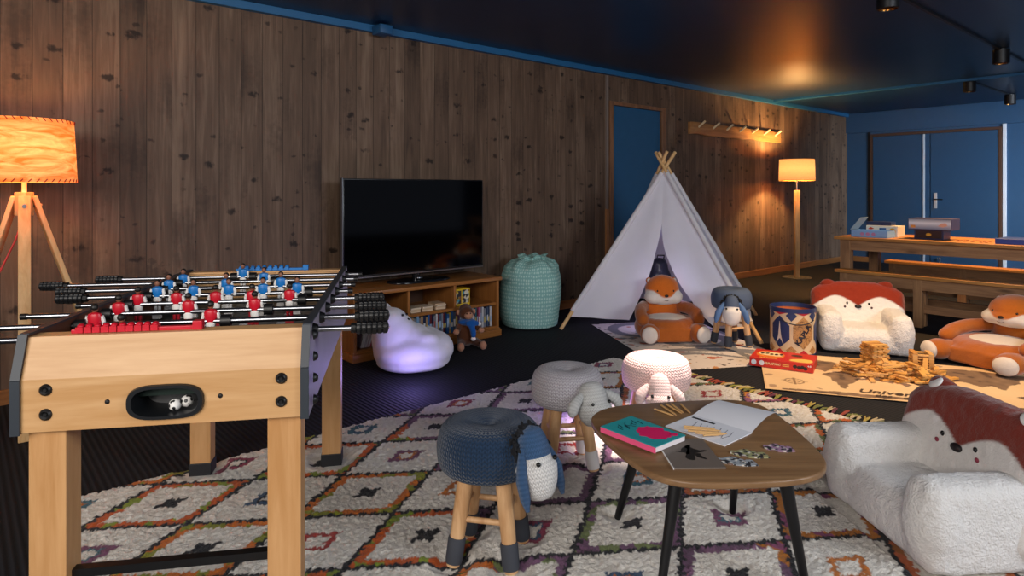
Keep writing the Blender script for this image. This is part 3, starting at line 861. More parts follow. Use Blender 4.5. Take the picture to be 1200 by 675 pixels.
for (tx, ty), (bx, by) in (((.45, 2.20), (.385, 2.345)), ((.80, 2.26), (.818, 2.385)), ((.50, 1.93), (.435, 1.89)), ((.80, 1.90), (.875, 1.905))):
    MB().tube([(bx-.63, by-2.09, .004), (lerp(bx, tx, .5)-.63, lerp(by, ty, .5)-2.09, .19), (tx-.63, ty-2.09, .381)], [.012, .016, .022], 14).build('leg', BLACK, CT)
ZT = .4025
# teal and pink book
bk = thing('activity_book', 'teal book with a pink splash on its cover at the left of the table', 'book', (.420, 2.067, ZT), math.atan2(.095, .116))
MB().box((-.074, -.109, .001), (.073, .109, .017)).build('pages', plain('#e8dfe0', .8, name='paper_block'), bk, smooth=False)
MB().box((-.076, -.111, .0165), (.075, .111, .019)).build('cover', plain('#2a9aa0', .45, name='teal_cover'), bk, smooth=False)
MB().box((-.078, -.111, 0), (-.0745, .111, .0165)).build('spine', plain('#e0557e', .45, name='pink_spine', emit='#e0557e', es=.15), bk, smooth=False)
m = MB(); P = [(.048*(1+.10*math.sin(7*t)+.06*math.sin(13*t+1))*math.cos(t)+.012, .058*(1+.08*math.sin(9*t))*math.sin(t)-.035) for t in [2*PI*i/60 for i in range(60)]]
m.prism(P, .019, .0194).build('pink_splash', plain('#e01a63', .5, name='hot_pink'), bk, smooth=False)
m = MB()
for k in range(9):
    a = (-.045+.011*k, .055+.010*math.sin(k*2.1)); m.tube([(a[0], a[1]-.012, .0192), (a[0]+.008*math.sin(k), a[1]+.004, .0194), (a[0]+.01, a[1]+.018, .0192)], .0012, 5)
m.build('scribble', plain('#12333f', .6, name='dark_ink'), bk)
m = MB().prism([(.05+.014*math.cos(t), -.085+.012*math.sin(t)) for t in [2*PI*i/20 for i in range(20)]], .019, .0194); m.build('pink_badge', plain('#e01a63', .5), bk, smooth=False)
# grey notebook
nb = thing('notebook', 'grey notebook with a dark ink blot lying partly under the teal book', 'notebook', (.506, 1.955, ZT), R_(1.5))
nb.location = (.535, 1.945, ZT)
MB().box((-.075, -.108, 0), (.075, .108, .0045)).build('cover', plain('#6d625a', .6, name='grey_cover'), nb, smooth=False)
MB().box((-.077, -.110, -.0), (-.0755, .110, .005)).build('binding', WHITE, nb, smooth=False)
P = [((.030+.016*math.sin(5*t)+.008*math.sin(11*t))*math.cos(t)+.01, (.042+.02*math.sin(6*t+1))*math.sin(t)+.0) for t in [2*PI*i/60 for i in range(60)]]
MB().prism(P, .0045, .0049).build('ink_blot', plain('#1b1512', .6, name='ink_brown'), nb, smooth=False)
bk.location.z = ZT+.006
# open drawing pad
pa = thing('drawing_pad', 'open white drawing pad with its cover page curling up on the table', 'drawing pad', (.642, 2.276, ZT), math.atan2(-.168, .145))
PAP = plain('#e4e4ea', .75, name='white_paper', var=.02)
MB().box((0, -.165, 0), (.222, 0, .003)).build('lower_page', PAP, pa, smooth=False)
m = MB(); m.sheet(lambda a, b: (a*.222, b*.165, .003+.030*math.sin(b*PI*.62)*(.6+.4*a)), 10, 16)
m.build('raised_page', PAP, pa)
m = MB()
for k in range(7):
    x0 = .05+.022*k; m.tube([(x0, -.05-.008*math.sin(k), .0034), (x0+.01, -.085, .0036), (x0+.012+.012*math.sin(k*1.7), -.12, .0034)], .0008, 4)
m.build('pencil_sketch', plain('#4a4a58', .7, name='graphite'), pa)
MB().box((.012, -.030, .003), (.10, -.018, .0034)).build('printed_strip', plain('#23232c', .7), pa, smooth=False)
# pencils
PEN = plain('#d2a66e', .5, name='raw_pencil_wood')
pmesh = MB().lathe([(0, 0), (.0035, 0), (.0035, .078), (.0012, .09), (0, .09)], 6, Matrix.Rotation(PI/2, 4, 'Y')).mesh('pencil', angle=30)
pmesh.materials.append(PEN)
def pencil(a, b, z, label, grp):
    o = bpy.data.objects.new('pencil', pmesh); COL.objects.link(o)
    o.location = (a[0], a[1], z); o.rotation_euler = (0, 0, math.atan2(b[1]-a[1], b[0]-a[0])); o.scale.x = math.dist(a, b)/.09
    tag(o, label, 'pencil', grp)
def at(px, py, z=0):
    Y = (1.2-z)*753/(py-223); return ((px-600)/753*Y, Y)
for k, (a, b) in enumerate([((767, 480.5), (790, 488.5)), ((775, 476), (793, 488)), ((781, 474.8), (799, 485.5)), ((787, 474.6), (801, 485)), ((798, 474.8), (809, 485))]):
    pencil(at(*a, ZT), at(*b, ZT), ZT+.0036, ['leftmost', 'second from left', 'middle', 'fourth from left', 'rightmost'][k]+' of five short wooden pencils at the far edge of the table', 'pencils at the far table edge')
for k, (a, b) in enumerate([((801, 502), (838, 505)), ((802, 504.5), (845, 508)), ((806, 508), (850, 511.5)), ((815, 511), (842, 514)), ((824, 514.5), (852, 512.5))]):
    pencil(at(*a, ZT), at(*b, ZT), ZT+.0072+.0012*k, ['topmost', 'second', 'third', 'fourth', 'lowest'][k]+' wooden pencil of the bunch lying on the open drawing pad', 'pencils on the drawing pad')
# shaped cards
for (px, py), base, ww, lab in (((864, 543), '#9aa0a6', .058, 'grey speckled half round card at the front of the table'), ((879, 534), '#9a9a70', .056, 'green speckled half round card between the other two cards'), ((913, 527), '#a884a0', .046, 'mauve speckled half round card at the right of the table')):
    t = NT('speckled_card'); vo = t.new('ShaderNodeTexVoronoi'); t.link(t.coords(), vo.inputs['Vector']); vo.inputs['Scale'].default_value = 130
    sp_ = t.new('ShaderNodeSeparateColor'); t.link(vo.outputs['Color'], sp_.inputs[0])
    t.base(t.ramp(sp_.outputs[0], [(0, '#2a2a30'), (.22, base), (.6, base), (.8, '#d9d2c8'), (.93, '#7a5a50')], 'CONSTANT')); t.p(Roughness=.6)
    P = [(-ww, 0)]+[(ww*math.cos(t_)*-1, .036*math.sin(t_)+.006*math.sin(6*t_)) for t_ in [PI*i/24 for i in range(1, 24)]]+[(ww, 0), (ww*.5, -.014), (-ww*.2, -.018), (-ww*.7, -.012)]
    o = MB().prism(P[::-1], 0, .003).build('speckled_card', [t.m], smooth=False); x, y = at(px, py, ZT); put(o, (x, y, ZT), R_(-18)); tag(o, lab, 'card', 'speckled cards on the table')

# ------------------------------------------------------------------ white fox armchairs
SHER_N = NT('white_sherpa')
def fox_chair(loc, rz, label, red, scale=1.0, pink=True, ear_flop=False, BKO=.10):
    T = thing('fox_armchair', label, 'armchair', loc, rz, 'white fox armchairs'); T.scale = (scale,)*3
    white = fur('white_fleece', '#eae7e4', 120, .8, .010, .35, .07)
    def rbox(m, lo, hi, r=.05):
        # a rounded box out of balls at the corners and slabs
        x0, y0, z0 = lo; x1, y1, z1 = hi
        m.box((x0+r, y0+r, z0), (x1-r, y1-r, z1)); m.box((x0, y0+r, z0+r), (x1, y1-r, z1-r)); m.box((x0+r, y0, z0+r), (x1-r, y1, z1-r))
        for x in (x0+r, x1-r):
            for y in (y0+r, y1-r):
                m.tube([(x, y, z0+r), (x, y, z1-r)], r, 14)
                for z in (z0+r, z1-r): m.ell((x, y, z), (r, r, r), n=14, m=10)
            for z in (z0+r, z1-r): m.tube([(x, y0+r, z), (x, y1-r, z)], r, 14)
        for y in (y0+r, y1-r):
            for z in (z0+r, z1-r): m.tube([(x0+r, y, z), (x1-r, y, z)], r, 14)
    m = MB()
    rbox(m, (-.30, -.26, 0), (.30, .22, .15), .04)
    rbox(m, (-.30, -.27, 0), (-.155, .20, .285), .046)
    rbox(m, (.155, -.27, 0), (.30, .20, .285), .046)
    rbox(m, (-.17, -.24, .05), (.17, .18, .175), .05)
    # front of the arms swell a little
    for sx in (-1, 1): m.ell((sx*.228, -.21, .15), (.086, .085, .145))
    m.soft('seat_body', white, T, .011, 7, .004, 45)
    # backrest, a plump cushion with the fox face
    RED, WHT = hx(red), hx('#dedad6')
    m = MB()
    def bk(x, y, z): # leans back
        return (x, y-BKO+(z-.1)*.32, z)
    for ix in range(27):
        x = -.26+.52*ix/26
        topz = .455-.045*(abs(x)/.26)**3
        for k in range(14):
            z = .08+(topz-.085-.08)*k/13
            m.ell(bk(x, .17, z+.02), (.075, .072, .075), n=14, m=10)
    def facecol(p):
        yy = p.y+BKO-(p.z-.1)*.32
        ax = abs(p.x)
        zb_ = .285+.075*math.sin(min(1, ax/.17)*PI/2)-.09*max(0, (ax-.15)/.17)**1.6
        front = sstep(.165, .15, yy)
        w = front*sstep(zb_+.006, zb_-.006, p.z)*sstep(.325, .31, ax)
        return mixc(RED, WHT, w)
    hd = m.soft('backrest', attr_mat('fox_fleece', .95, 150, .5, .006, .3, .1, .08), T, .0085, 6, .003, 40, facecol)
    for sx in (-1, 1):
        # ear: a low rounded flap with a white inside
        e = MB(); c = bk(sx*.20, .165, .420)
        e.ell(c, (.064, .038, .046), (.5, sx*.35, 0)); e.ell((c[0]+sx*.012, c[1]-.004, c[2]+.012), (.052, .034, .044), (.5, sx*.4, 0))
        er = e.soft('ear', fur('fox_ear_fleece', red, 150, .5, .006, .3), hd, .007, 5)
        if not ear_flop:
            MB().ell((c[0]+sx*.010, c[1]-.030, c[2]+.030), (.034, .010, .026), (-.80, sx*.35, 0)).build('ear_lining', WHITE, er)
        f = lambda x, z, d=.0: bk(x, .094-d, z)
        ex = MB().ell(f(sx*.076, .305), (.008, .006, .0095), n=14, m=10).build('eye', EYE, hd)
        ck = MB().ell(f(sx*.093, .277), (.0085, .005, .0085), n=14, m=10).build('cheek_spot', plain('#8a3446' if pink else '#4a3230', .8), hd)
    MB().ell(bk(0, .093, .283), (.024, .014, .015)).build('nose', plain('#191012', .6, name='nose_cloth'), hd)
    return T
fox_chair((1.52, 2.27, .007), R_(-86), 'white fox armchair with dark red head close to the camera at right', '#7a2e22')
fox_chair((2.66, 4.90, .011), R_(-20), 'white fox armchair with rust red head behind the plank stack', '#8a2f1c', 1.0, False, True, .03)

# ------------------------------------------------------------------ orange plush seats with whole fox or fawn bodies
def plush_seat(loc, rz, label, body, dark, ears='white', scale=1.0):
    T = thing('plush_animal_seat', label, 'plush seat', loc, rz, 'orange plush animal seats'); T.scale = (scale,)*3
    B = fur('orange_plush', body, 90, .35, .005, .4, .14); D = fur('brown_plush', dark, 90, .35, .005, .4, .14); Wm = fur('cream_plush', '#d8ccc0', 90, .3, .004, .3, .06)
    # ring shaped base
    m = MB()
    for i in range(28):
        a = 2*PI*i/28; m.ell((.20*math.cos(a), .17*math.sin(a), .095), (.085, .085, .095), n=16, m=10)
    m.box((-.2, -.17, .005), (.2, .17, .10)); m.box((-.16, -.255, .01), (.16, -.1, .13))
    m.soft('base', D, T, .012, 8, .004, 18)
    m = MB(); m.ell((0, -.005, .17), (.185, .155, .035)); m.build('seat_cushion', Wm, T)
    # arms
    for sx in (-1, 1):
        m = MB(); pts = [(sx*.17, .13, .25), (sx*.225, .03, .245), (sx*.25, -.07, .215), (sx*.245, -.13, .18)]
        for k in range(12):
            q = k/11*3; i = min(2, int(q)); p = Vector(pts[i]).lerp(Vector(pts[i+1]), q-i); m.ell(p, (.05+.006*k/11, .055, .055+.004*k/11), n=14, m=10)
        m.soft('arm', D, T, .011, 6, .003, 20)
        ft = MB(); ft.ell((sx*.215, -.245, .085), (.085, .085, .085)); ft.ell((sx*.20, -.19, .08), (.08, .1, .075))
        f_ = ft.soft('foot', D, T, .010, 5, .002, 20)
        MB().ell((sx*.232, -.308, .085), (.066, .026, .072), (0, 0, sx*.25)).build('sole', Wm, f_)
    # torso and back
    m = MB(); m.ell((0, .165, .23), (.165, .09, .13)); m.ell((0, .17, .29), (.13, .08, .07)); m.ell((0, .18, .15), (.19, .09, .14))
    m.soft('torso', B, T, .012, 6, .003, 18)
    # head
    OR, WH = hx(body), hx('#e0d6cc')
    m = MB(); m.ell((0, .13, .405), (.155, .12, .135)); m.ell((0, .09, .352), (.165, .10, .080)); m.ell((-.09, .085, .345), (.085, .078, .065)); m.ell((.09, .085, .345), (.085, .078, .065))
    def col(p):
        ax = abs(p.x); zb_ = .352+.055*sstep(.02, .12, ax)
        w = sstep(zb_+.007, zb_-.007, p.z)*sstep(.14, .11, p.y)
        return mixc(OR, WH, w)
    hd = m.soft('head', attr_mat('face_plush', .95, 90, .35, .005, .4, .1, .12), T, .010, 6, .002, 20, col)
    for sx in (-1, 1):
        er = MB(); er.ell((sx*.112, .165, .478), (.032, .022, .036), (0, sx*.5, 0)); ear = er.soft('ear', B, hd, .008, 4)
        MB().ell((sx*.116, .147, .483), (.018, .008, .022), (0, sx*.5, 0)).build('ear_lining', Wm, ear)
        MB().ell((sx*.072, .026, .405), (.0085, .006, .010), n=12, m=8).build('eye', EYE, hd)
    MB().ell((0, -.012, .367), (.017, .012, .013)).build('nose', plain('#1c0f0c', .5, name='dark_nose'), hd)
    MB().tube([(-.02, -.010, .332), (-.008, -.014, .324), (.006, -.0145, .324), (.02, -.010, .332)], .0022, 6).build('mouth', plain('#3a1a12', .7), hd)
    return T
plush_seat((1.255, 5.225, .008), R_(3), 'orange plush fox seat in the doorway of the tepee', '#cf6a22', '#a85a22', scale=.91)
pl2 = plush_seat((3.40, 4.46, .011), R_(-66), 'tan orange plush fox seat at the right edge by the bench', '#b8651f', '#a95c1e'); pl2.scale = (1.05, 1.32, .84)

# ------------------------------------------------------------------ tepee
def tepee():
    T = thing('tepee', 'white cloth play tepee on four wooden poles in front of the plank wall', 'play tent', (0, 0, 0))
    FL, FR = Vector((.42, 5.544, 0)), Vector((1.953, 5.02, 0)); dp = Vector((.323, .946, 0)); D = 1.22
    BL, BR = FL+dp*D, FR+dp*D; BL = BL+(FR-FL)*.05
    AP = (FL+FR)/2+dp*.67; AP.z = 1.42
    offs = [Vector((.014, -.014, 0)), Vector((-.014, -.014, 0)), Vector((.035, .03, 0)), Vector((-.035, .03, 0))]
    for k, (F, o) in enumerate(zip((FL, FR, BR, BL), offs)):
        a = AP+o*.9; d = (a-F).normalized()
        MB().tube([F, a, a+d*(.165 if k < 2 else .16)], .0155, 12).build('pole', PALE, T)
    SLV = []
    for F, o in zip((FL, FR, BR, BL), offs): SLV.append((F.lerp(AP+o*.9, .105), F.lerp(AP+o*.9, .955)))
    C = NT('tent_cloth')
    nz = C.noise(C.coords(), 3, 3); fine = C.noise(C.mapping(C.coords(), (400, 400, 400)), 1, 1)
    C.base(C.mix(nz, '#dedce4', '#f2f0f4')); C.bump(C.math('ADD', nz, C.math('MULTIPLY', fine, .05)), .35, .02); C.p(Roughness=.9, Specular_IOR_Level=.1)
    tr = C.new('ShaderNodeBsdfTranslucent'); tr.inputs[0].default_value = (.70, .69, .72, 1)
    mx = C.new('ShaderNodeMixShader'); mx.inputs[0].default_value = .22; C.link(C.b.outputs[0], mx.inputs[1]); C.link(tr.outputs[0], mx.inputs[2]); C.link(mx.outputs[0], C.out.inputs[0])
    t0 = .075; t1 = .975
    def wr(p, k=1.0):
        q = Vector(p); return Vector((.012*noise.noise(q*5), .012*noise.noise(q*5+Vector((4, 4, 4))), .004*noise.noise(q*8)))*k
    def P(A, B, s, t): return A.lerp(B, s).lerp(AP, t)
    m = MB()
    def panel(A, B):
        m.sheet(lambda a, b: P(A, B, a, lerp(t0, t1, b))+wr(P(A, B, a, b))*(1-b), 24, 30)
    panel(FR, BR); panel(BR, BL); panel(BL, FL)
    m.build('side_cloth', C.m, T, weld=False, angle=180)
    for a, b in SLV: MB().tube([a, a.lerp(b, .5), b], [.023, .0225, .022], 14, cap=False).build('pole_sleeve', C.m, T)
    # front: two flaps that part below the opening
    tO = .635
    def flap(side):
        def fn(a, b):
            t = lerp(t0, t1, b)
            if t < tO:
                q = (tO-t)/(tO-t0)
                e = (.5-(.5-.345)*q**1.05) if side == 0 else (.5+(.31)*q**1.5)
            else: e = .5
            s = lerp(0, e, a) if side == 0 else lerp(1, e, a)
            p = P(FL, FR, s, t)
            # folds near the drawn-back edge
            out = Vector((-.323, -.946, .3))
            p += out*(.014*math.sin(a*9+2*b)*a*(1-b)) + wr(p)*(1-b)
            if side == 1 and t < .2: p.z -= .02*a
            return p
        return fn
    for side in (0, 1):
        mm_ = MB().sheet(flap(side), 28, 40); mm_.build('door_flap', C.m, T, angle=180)
    # cloth collar where the poles cross
    MB().lathe([(.036, -.03), (.048, -.06)], 16, Matrix.Translation(AP)).build('collar', C.m, T)
    return AP, (FL+FR)/2
AP, TM = tepee()
bag = MB(); bag.ell((0, 0, .22), (.14, .09, .22)); bag.ell((0, 0, .40), (.09, .06, .08)); bag.box((-.12, -.08, 0), (.12, .08, .2))
for v in bag.v: v.z *= 1.22; v.x *= .9
bg = thing('dark_bag', 'dark navy bag standing inside the tepee behind the fox seat', 'bag', (1.36, 5.92, 0))
bag.soft('bag_body', plain('#12161f', .35, name='navy_nylon'), bg, .012, 6, .006, 25)
MB().tube([(-.03, -.03, .57), (-.03, -.05, .605), (.03, -.05, .605), (.03, -.03, .57)], .007, 8).build('strap', BLACK, bg)

# ------------------------------------------------------------------ television cabinet (wall frame: local x along the wall, -y into the room)
CAB = thing('television_cabinet', 'honey brown low wooden cabinet with open shelves under the television', 'cabinet', RM(1.90, .02), WA)
cw, cd, chh = 1.31, .47, .487
MB().box((-.02, -cd-.02, chh-.03), (cw+.02, 0, chh)).build('cabinet_top', CABW, CAB, bevel=.006)
for x in (0, cw-.024): MB().box((x, -cd, .06), (x+.024, 0, chh-.03)).build('side_panel', CABZ, CAB, smooth=False, bevel=.002)
MB().box((.0, -.015, .06), (cw, 0, chh-.03)).build('back_panel', plain('#4a2c16', .6, name='cabinet_back'), CAB, smooth=False)
for x in (.44, .86): MB().box((x, -cd+.01, .27 if x > .5 else .06), (x+.022, -.015, chh-.03)).build('divider', CABZ, CAB, smooth=False, bevel=.002)
MB().box((.462, -cd+.012, .255), (cw-.024, -.015, .277)).build('shelf', CABW, CAB, smooth=False, bevel=.002)
MB().box((.024, -cd+.005, .06), (cw-.024, -.015, .082)).build('bottom_board', CABW, CAB, smooth=False)
m = MB(); m.box((-.015, -cd-.015, 0), (cw+.015, 0, .055)); m.box((-.008, -cd-.008, .055), (cw+.008, 0, .066)); m.build('plinth', CABW, CAB, bevel=.004)
CM = Matrix.Translation(RM(1.90, .02)) @ Matrix.Rotation(WA, 4, 'Z')
def in_cab(x, y, z): return CM @ Vector((x, y, z))
# film cases on the lower shelf
rr = random.Random(21)
cc = [('dark red', '#5a1c24'), ('navy', '#1d2b4a'), ('grey', '#7a7c84'), ('white', '#c4c2c4'), ('blue', '#2a5a92'), ('black', '#17181d'), ('purple', '#4c3160'), ('teal', '#2c6f7c'), ('tan', '#a98a68'), ('pale blue', '#7aa0c0'), ('maroon', '#6b2233'), ('slate', '#46566a'), ('pink', '#b0557a'), ('yellow', '#b89a3a')]
x = .475; k = 0
order_names = 'first second third fourth fifth sixth seventh eighth ninth tenth eleventh twelfth thirteenth fourteenth fifteenth sixteenth seventeenth eighteenth nineteenth twentieth twenty-first twenty-second twenty-third twenty-fourth twenty-fifth twenty-sixth twenty-seventh twenty-eighth twenty-ninth thirtieth thirty-first thirty-second thirty-third thirty-fourth thirty-fifth thirty-sixth thirty-seventh thirty-eighth thirty-ninth fortieth forty-first forty-second forty-third forty-fourth forty-fifth forty-sixth'.split()
while x < cw-.05 and k < 46:
    w = rr.choice([.014, .015, .015, .022, .018]); hgt = rr.choice([.150, .16, .165, .17])
    nm, cx_ = rr.choice(cc)
    d = thing('film_case', f'{nm} film case, {order_names[k]} from the left on the lower cabinet shelf', 'film case', in_cab(x, -cd+.03+rr.uniform(0, .012), .0825), WA, 'film cases on the lower shelf')
    MB().box((.0005, 0, 0), (w-.0005, .13, hgt)).build('case', plain(cx_, .35), d, smooth=False)
    m = MB(); z0 = rr.uniform(.03, .06); m.box((.003, -.0006, z0), (w-.003, .0, z0+rr.uniform(.03, .07)))
    m.build('spine_label', plain(rr.choice(['#d8d4cc', '#c8b25a', '#b04a4a', '#9ab0c8', '#e0e0e0']), .5), d, smooth=False)
    x += w+.001; k += 1
# slanted magazines at the left
for k in range(7):
    o = MB().box((0, 0, 0), (.008, .21, .20)).build('magazine', plain(['#c8c4c8', '#d8d6da', '#b8b2ba', '#d0ccd2', '#c0a8b0', '#dcdade', '#b04a60'][k], .5), smooth=False)
    o.matrix_world = CM @ Matrix.Translation((.07+.0125*k, -cd+.035, .0870)) @ Matrix.Rotation(R_(20), 4, 'Y')
    tag(o, ['pale grey', 'white', 'lilac grey', 'silver grey', 'dusty pink', 'bright white', 'crimson'][k]+' magazine leaning in the left bay of the cabinet', 'magazine', 'magazines leaning in the cabinet')
tb = MB().box((0, 0, 0), (.03, .14, .19)).build('teal_folder', plain('#3c6a68', .5, name='teal_board'), smooth=False, bevel=.002)
tb.matrix_world = CM @ Matrix.Translation((.335, -cd+.10, .0825)); tag(tb, 'dark teal folder standing in the left bay of the cabinet', 'folder')
for k, (xx, n_, lab) in enumerate(((.485, 3, 'left'), (.595, 3, 'middle'), (.715, 4, 'right'))):
    for j in range(n_):
        o = MB().box((-.045, -.06, 0), (.045, .06, .0115)).build('cream_booklet', plain(['#d8c0a0', '#c9ae8c', '#dcc9ae', '#c4a684'][j], .6), smooth=False, bevel=.0015)
        o.matrix_world = CM @ Matrix.Translation((xx+.045, -cd+.10, .2775+.0118*j)) @ Matrix.Rotation(rr.uniform(-.12, .12), 4, 'Z')
        tag(o, f'cream booklet, {["bottom", "second", "third", "fourth"][j]} from below in the {lab} stack on the upper shelf', 'booklet', 'booklets on the upper shelf')
tin = thing('card_game_tin', 'yellow printed tin box on the upper shelf at right', 'tin box', in_cab(.905, -cd+.06, .2782), WA)
MB().box((0, 0, 0), (.15, .10, .135)).build('tin_body', plain('#d8b51e', .4, name='yellow_tin'), tin, smooth=False, bevel=.003)
t = NT('printed_picture'); vo = t.new('ShaderNodeTexVoronoi'); t.link(t.coords(), vo.inputs['Vector']); vo.inputs['Scale'].default_value = 45
s_ = t.new('ShaderNodeSeparateColor'); t.link(vo.outputs['Color'], s_.inputs[0]); t.base(t.ramp(s_.outputs[0], [(0, '#2a2a30'), (.3, '#7a4a3a'), (.5, '#cfc6b0'), (.65, '#3f8fa0'), (.8, '#d8b51e')], 'CONSTANT'))
PICT = t.m
m = MB(); m.box((.012, -.001, .015), (.062, 0, .12)); m.box((.072, -.001, .02), (.14, 0, .125)); m.build('picture', PICT, tin, smooth=False, weld=False)
# television
TV = thing('television', 'large flat black television on the wooden cabinet', 'television', RM(2.57, .25, chh), WA)
MB().box((-.645, -.018, .065), (.645, .022, .80)).build('housing', plain('#101114', .35, name='tv_case'), TV, bevel=.006)
MB().box((-.634, -.0195, .085), (.634, -.0178, .79)).build('screen', plain('#020203', .07, spec=.4, name='tv_screen'), TV, smooth=False)
MB().box((-.649, -.02, .062), (-.643, .012, .803)).build('silver_edge', CHROME, TV, smooth=False)
MB().box((-.645, -.0205, .062), (.645, -.018, .072)).build('silver_edge', STEEL, TV, smooth=False)
MB().tube([(0, .02, .012), (0, .02, .13)], .03, 20).build('neck', plain('#15161a', .15, .2, name='tv_neck'), TV)
MB().ell((0, -.03, .026), (.03, .02, .014)).build('logo_knob', STEEL, TV)
m = MB().prism([(.27*math.copysign(abs(math.cos(t))**.6, math.cos(t)), .125*math.copysign(abs(math.sin(t))**.8, math.sin(t))-.02) for t in [2*PI*i/48 for i in range(48)]], 0, .012)
m.build('stand', plain('#1a1c22', .1, name='glass_stand'), TV, bevel=.004)

# ------------------------------------------------------------------ polar bear bean bag
BB = thing('bear_bean_bag', 'white polar bear bean bag seat lit violet beside the football table', 'bean bag', (-.66, 4.33, 0), R_(20))
m = MB(); m.ell((0, 0, .12), (.272, .24, .125)); m.ell((0, 0, .05), (.25, .22, .055)); m.ell((-.12, .04, .20), (.155, .17, .18)); m.ell((-.15, .05, .30), (.125, .135, .115))
m.ell((-.02, .02, .20), (.14, .16, .11)); m.ell((.15, .0, .14), (.12, .16, .10)); m.ell((-.235, -.02, .385), (.028, .022, .03)); m.ell((-.16, .14, .40), (.03, .025, .03))
m.ell((.06, -.10, .215), (.085, .07, .05)); m.ell((.12, .12, .19), (.09, .08, .06))
WB = fur('bear_fleece', '#efecf4', 60, .2, .005, .2, .04)
bo = m.soft('bean_body', WB, BB, .013, 12, .006, 7)
for x, y, z in ((-.085, -.045, .372), (-.048, .010, .365)): MB().ell((x, y, z), (.009, .009, .009), n=12, m=8).build('eye', EYE, bo)
MB().ell((-.045, -.025, .338), (.012, .010, .008), n=12, m=8).build('nose', EYE, bo)

# ------------------------------------------------------------------ laundry-like storage sack
SK = thing('storage_sack', 'pale teal patterned storage sack gathered at its top beside the cabinet', 'sack', (.165, 5.71, 0))
m = MB(); pr = [(0, 0), (.20, .002), (.245, .02), (.262, .08), (.27, .2), (.272, .34), (.262, .45), (.235, .53), (.18, .575), (.12, .592), (.10, .600), (.10, .612), (.115, .622), (.10, .625), (.05, .602), (0, .595)]
P = []
for i in range(len(pr)-1):
    for k in range(4): P.append((lerp(pr[i][0], pr[i+1][0], k/4), lerp(pr[i][1], pr[i+1][1], k/4)))
m.lathe(P, 72)
for v in m.v:
    a = math.atan2(v.y, v.x); g = sstep(.45, .62, v.z); r = math.hypot(v.x, v.y)
    d = .022*noise.noise(Vector((v.x*5, v.y*6, v.z*4)))+.018*g*math.sin(a*11+2*noise.noise(v*4))*min(1, r/.1)
    if r > 1e-4: v.x += v.x/r*d; v.y += v.y/r*d
    v.z += .012*g*math.sin(a*5+1); v.x += .02*g
t = NT('sack_cloth'); vo = t.new('ShaderNodeTexVoronoi'); vo.voronoi_dimensions = '2D'; t.link(t.mapping(t.coords('UV'), (1.7, .72, 1)), vo.inputs['Vector']); vo.inputs['Scale'].default_value = 44; vo.inputs['Randomness'].default_value = .25
t.base(t.ramp(vo.outputs['Distance'], [(.20, '#aed0c8'), (.40, '#7daea6')])); t.bump(t.noise(t.coords(), 8, 3), .4, .015); t.p(Roughness=.9)
m.build('sack_body', t.m, SK, angle=180)
MB().tube([(.09*math.cos(a)+.02, .09*math.sin(a), .60) for a in [2*PI*i/24 for i in range(24)]], .006, 6, closed=True).build('drawstring', plain('#5f8f8c', .8), SK)

# ------------------------------------------------------------------ plush monkey
MK = thing('plush_monkey', 'brown plush monkey in blue scarf sitting against the cabinet', 'soft toy', (-.345, 4.93, 0), R_(20))
BR_ = fur('brown_toy_plush', '#5a3420', 120, .4, .004, .3, .12); PE = fur('peach_plush', '#b88468', 120, .2, .003, .2, .06); BL_ = fur('blue_toy_plush', '#1c5aa8', 120, .3, .003, .3, .08)
m = MB(); m.ell((0, .02, .085), (.075, .065, .085)); m.ell((0, .03, .16), (.055, .05, .06))
for sx in (-1, 1):
    for k in range(8): q = k/7; m.ell((sx*(.045+.04*q), .0-.11*q, .045-.012*q), (.033-.006*q,)*3, n=12, m=8)
    for k in range(8): q = k/7; m.ell((sx*(.05+.045*q), .02-.06*q, .165-.03*q), (.024-.003*q,)*3, n=12, m=8)
bd = m.soft('body', BR_, MK, .008, 4, .003, 40)
for sx in (-1, 1):
    MB().ell((sx*.087, -.135, .034), (.028, .025, .032)).build('foot', PE, bd); MB().ell((sx*.098, -.05, .13), (.024, .022, .022)).build('hand', PE, bd)
m = MB(); m.ell((0, .02, .255), (.058, .055, .055)); m.ell((0, .05, .275), (.05, .05, .05))
hd = m.soft('head', BR_, MK, .008, 4)
MB().ell((.005, -.028, .243), (.036, .024, .028)).build('face', PE, hd)
for sx in (-1, 1):
    MB().ell((sx*.062, .03, .262), (.016, .010, .020)).build('ear', PE, hd); MB().ell((sx*.014, -.046, .262), (.005, .004, .006), n=10, m=6).build('eye', EYE, hd)
m = MB(); m.ell((0, .012, .19), (.068, .058, .028)); m.tube([(.01, -.045, .185), (.025, -.066, .15), (.03, -.072, .11), (.028, -.075, .085)], [.022, .024, .022, .018], 10); m.tube([(-.02, -.04, .185), (.03, -.055, .195), (.075, -.045, .18)], [.02, .025, .018], 10)
s_ = m.soft('scarf', BL_, MK, .007, 3)
MB().ell((.028, -.077, .075), (.02, .014, .017)).build('pompom', WHITE, s_); MB().ell((.085, -.04, .178), (.018, .014, .016)).build('pompom', WHITE, s_)

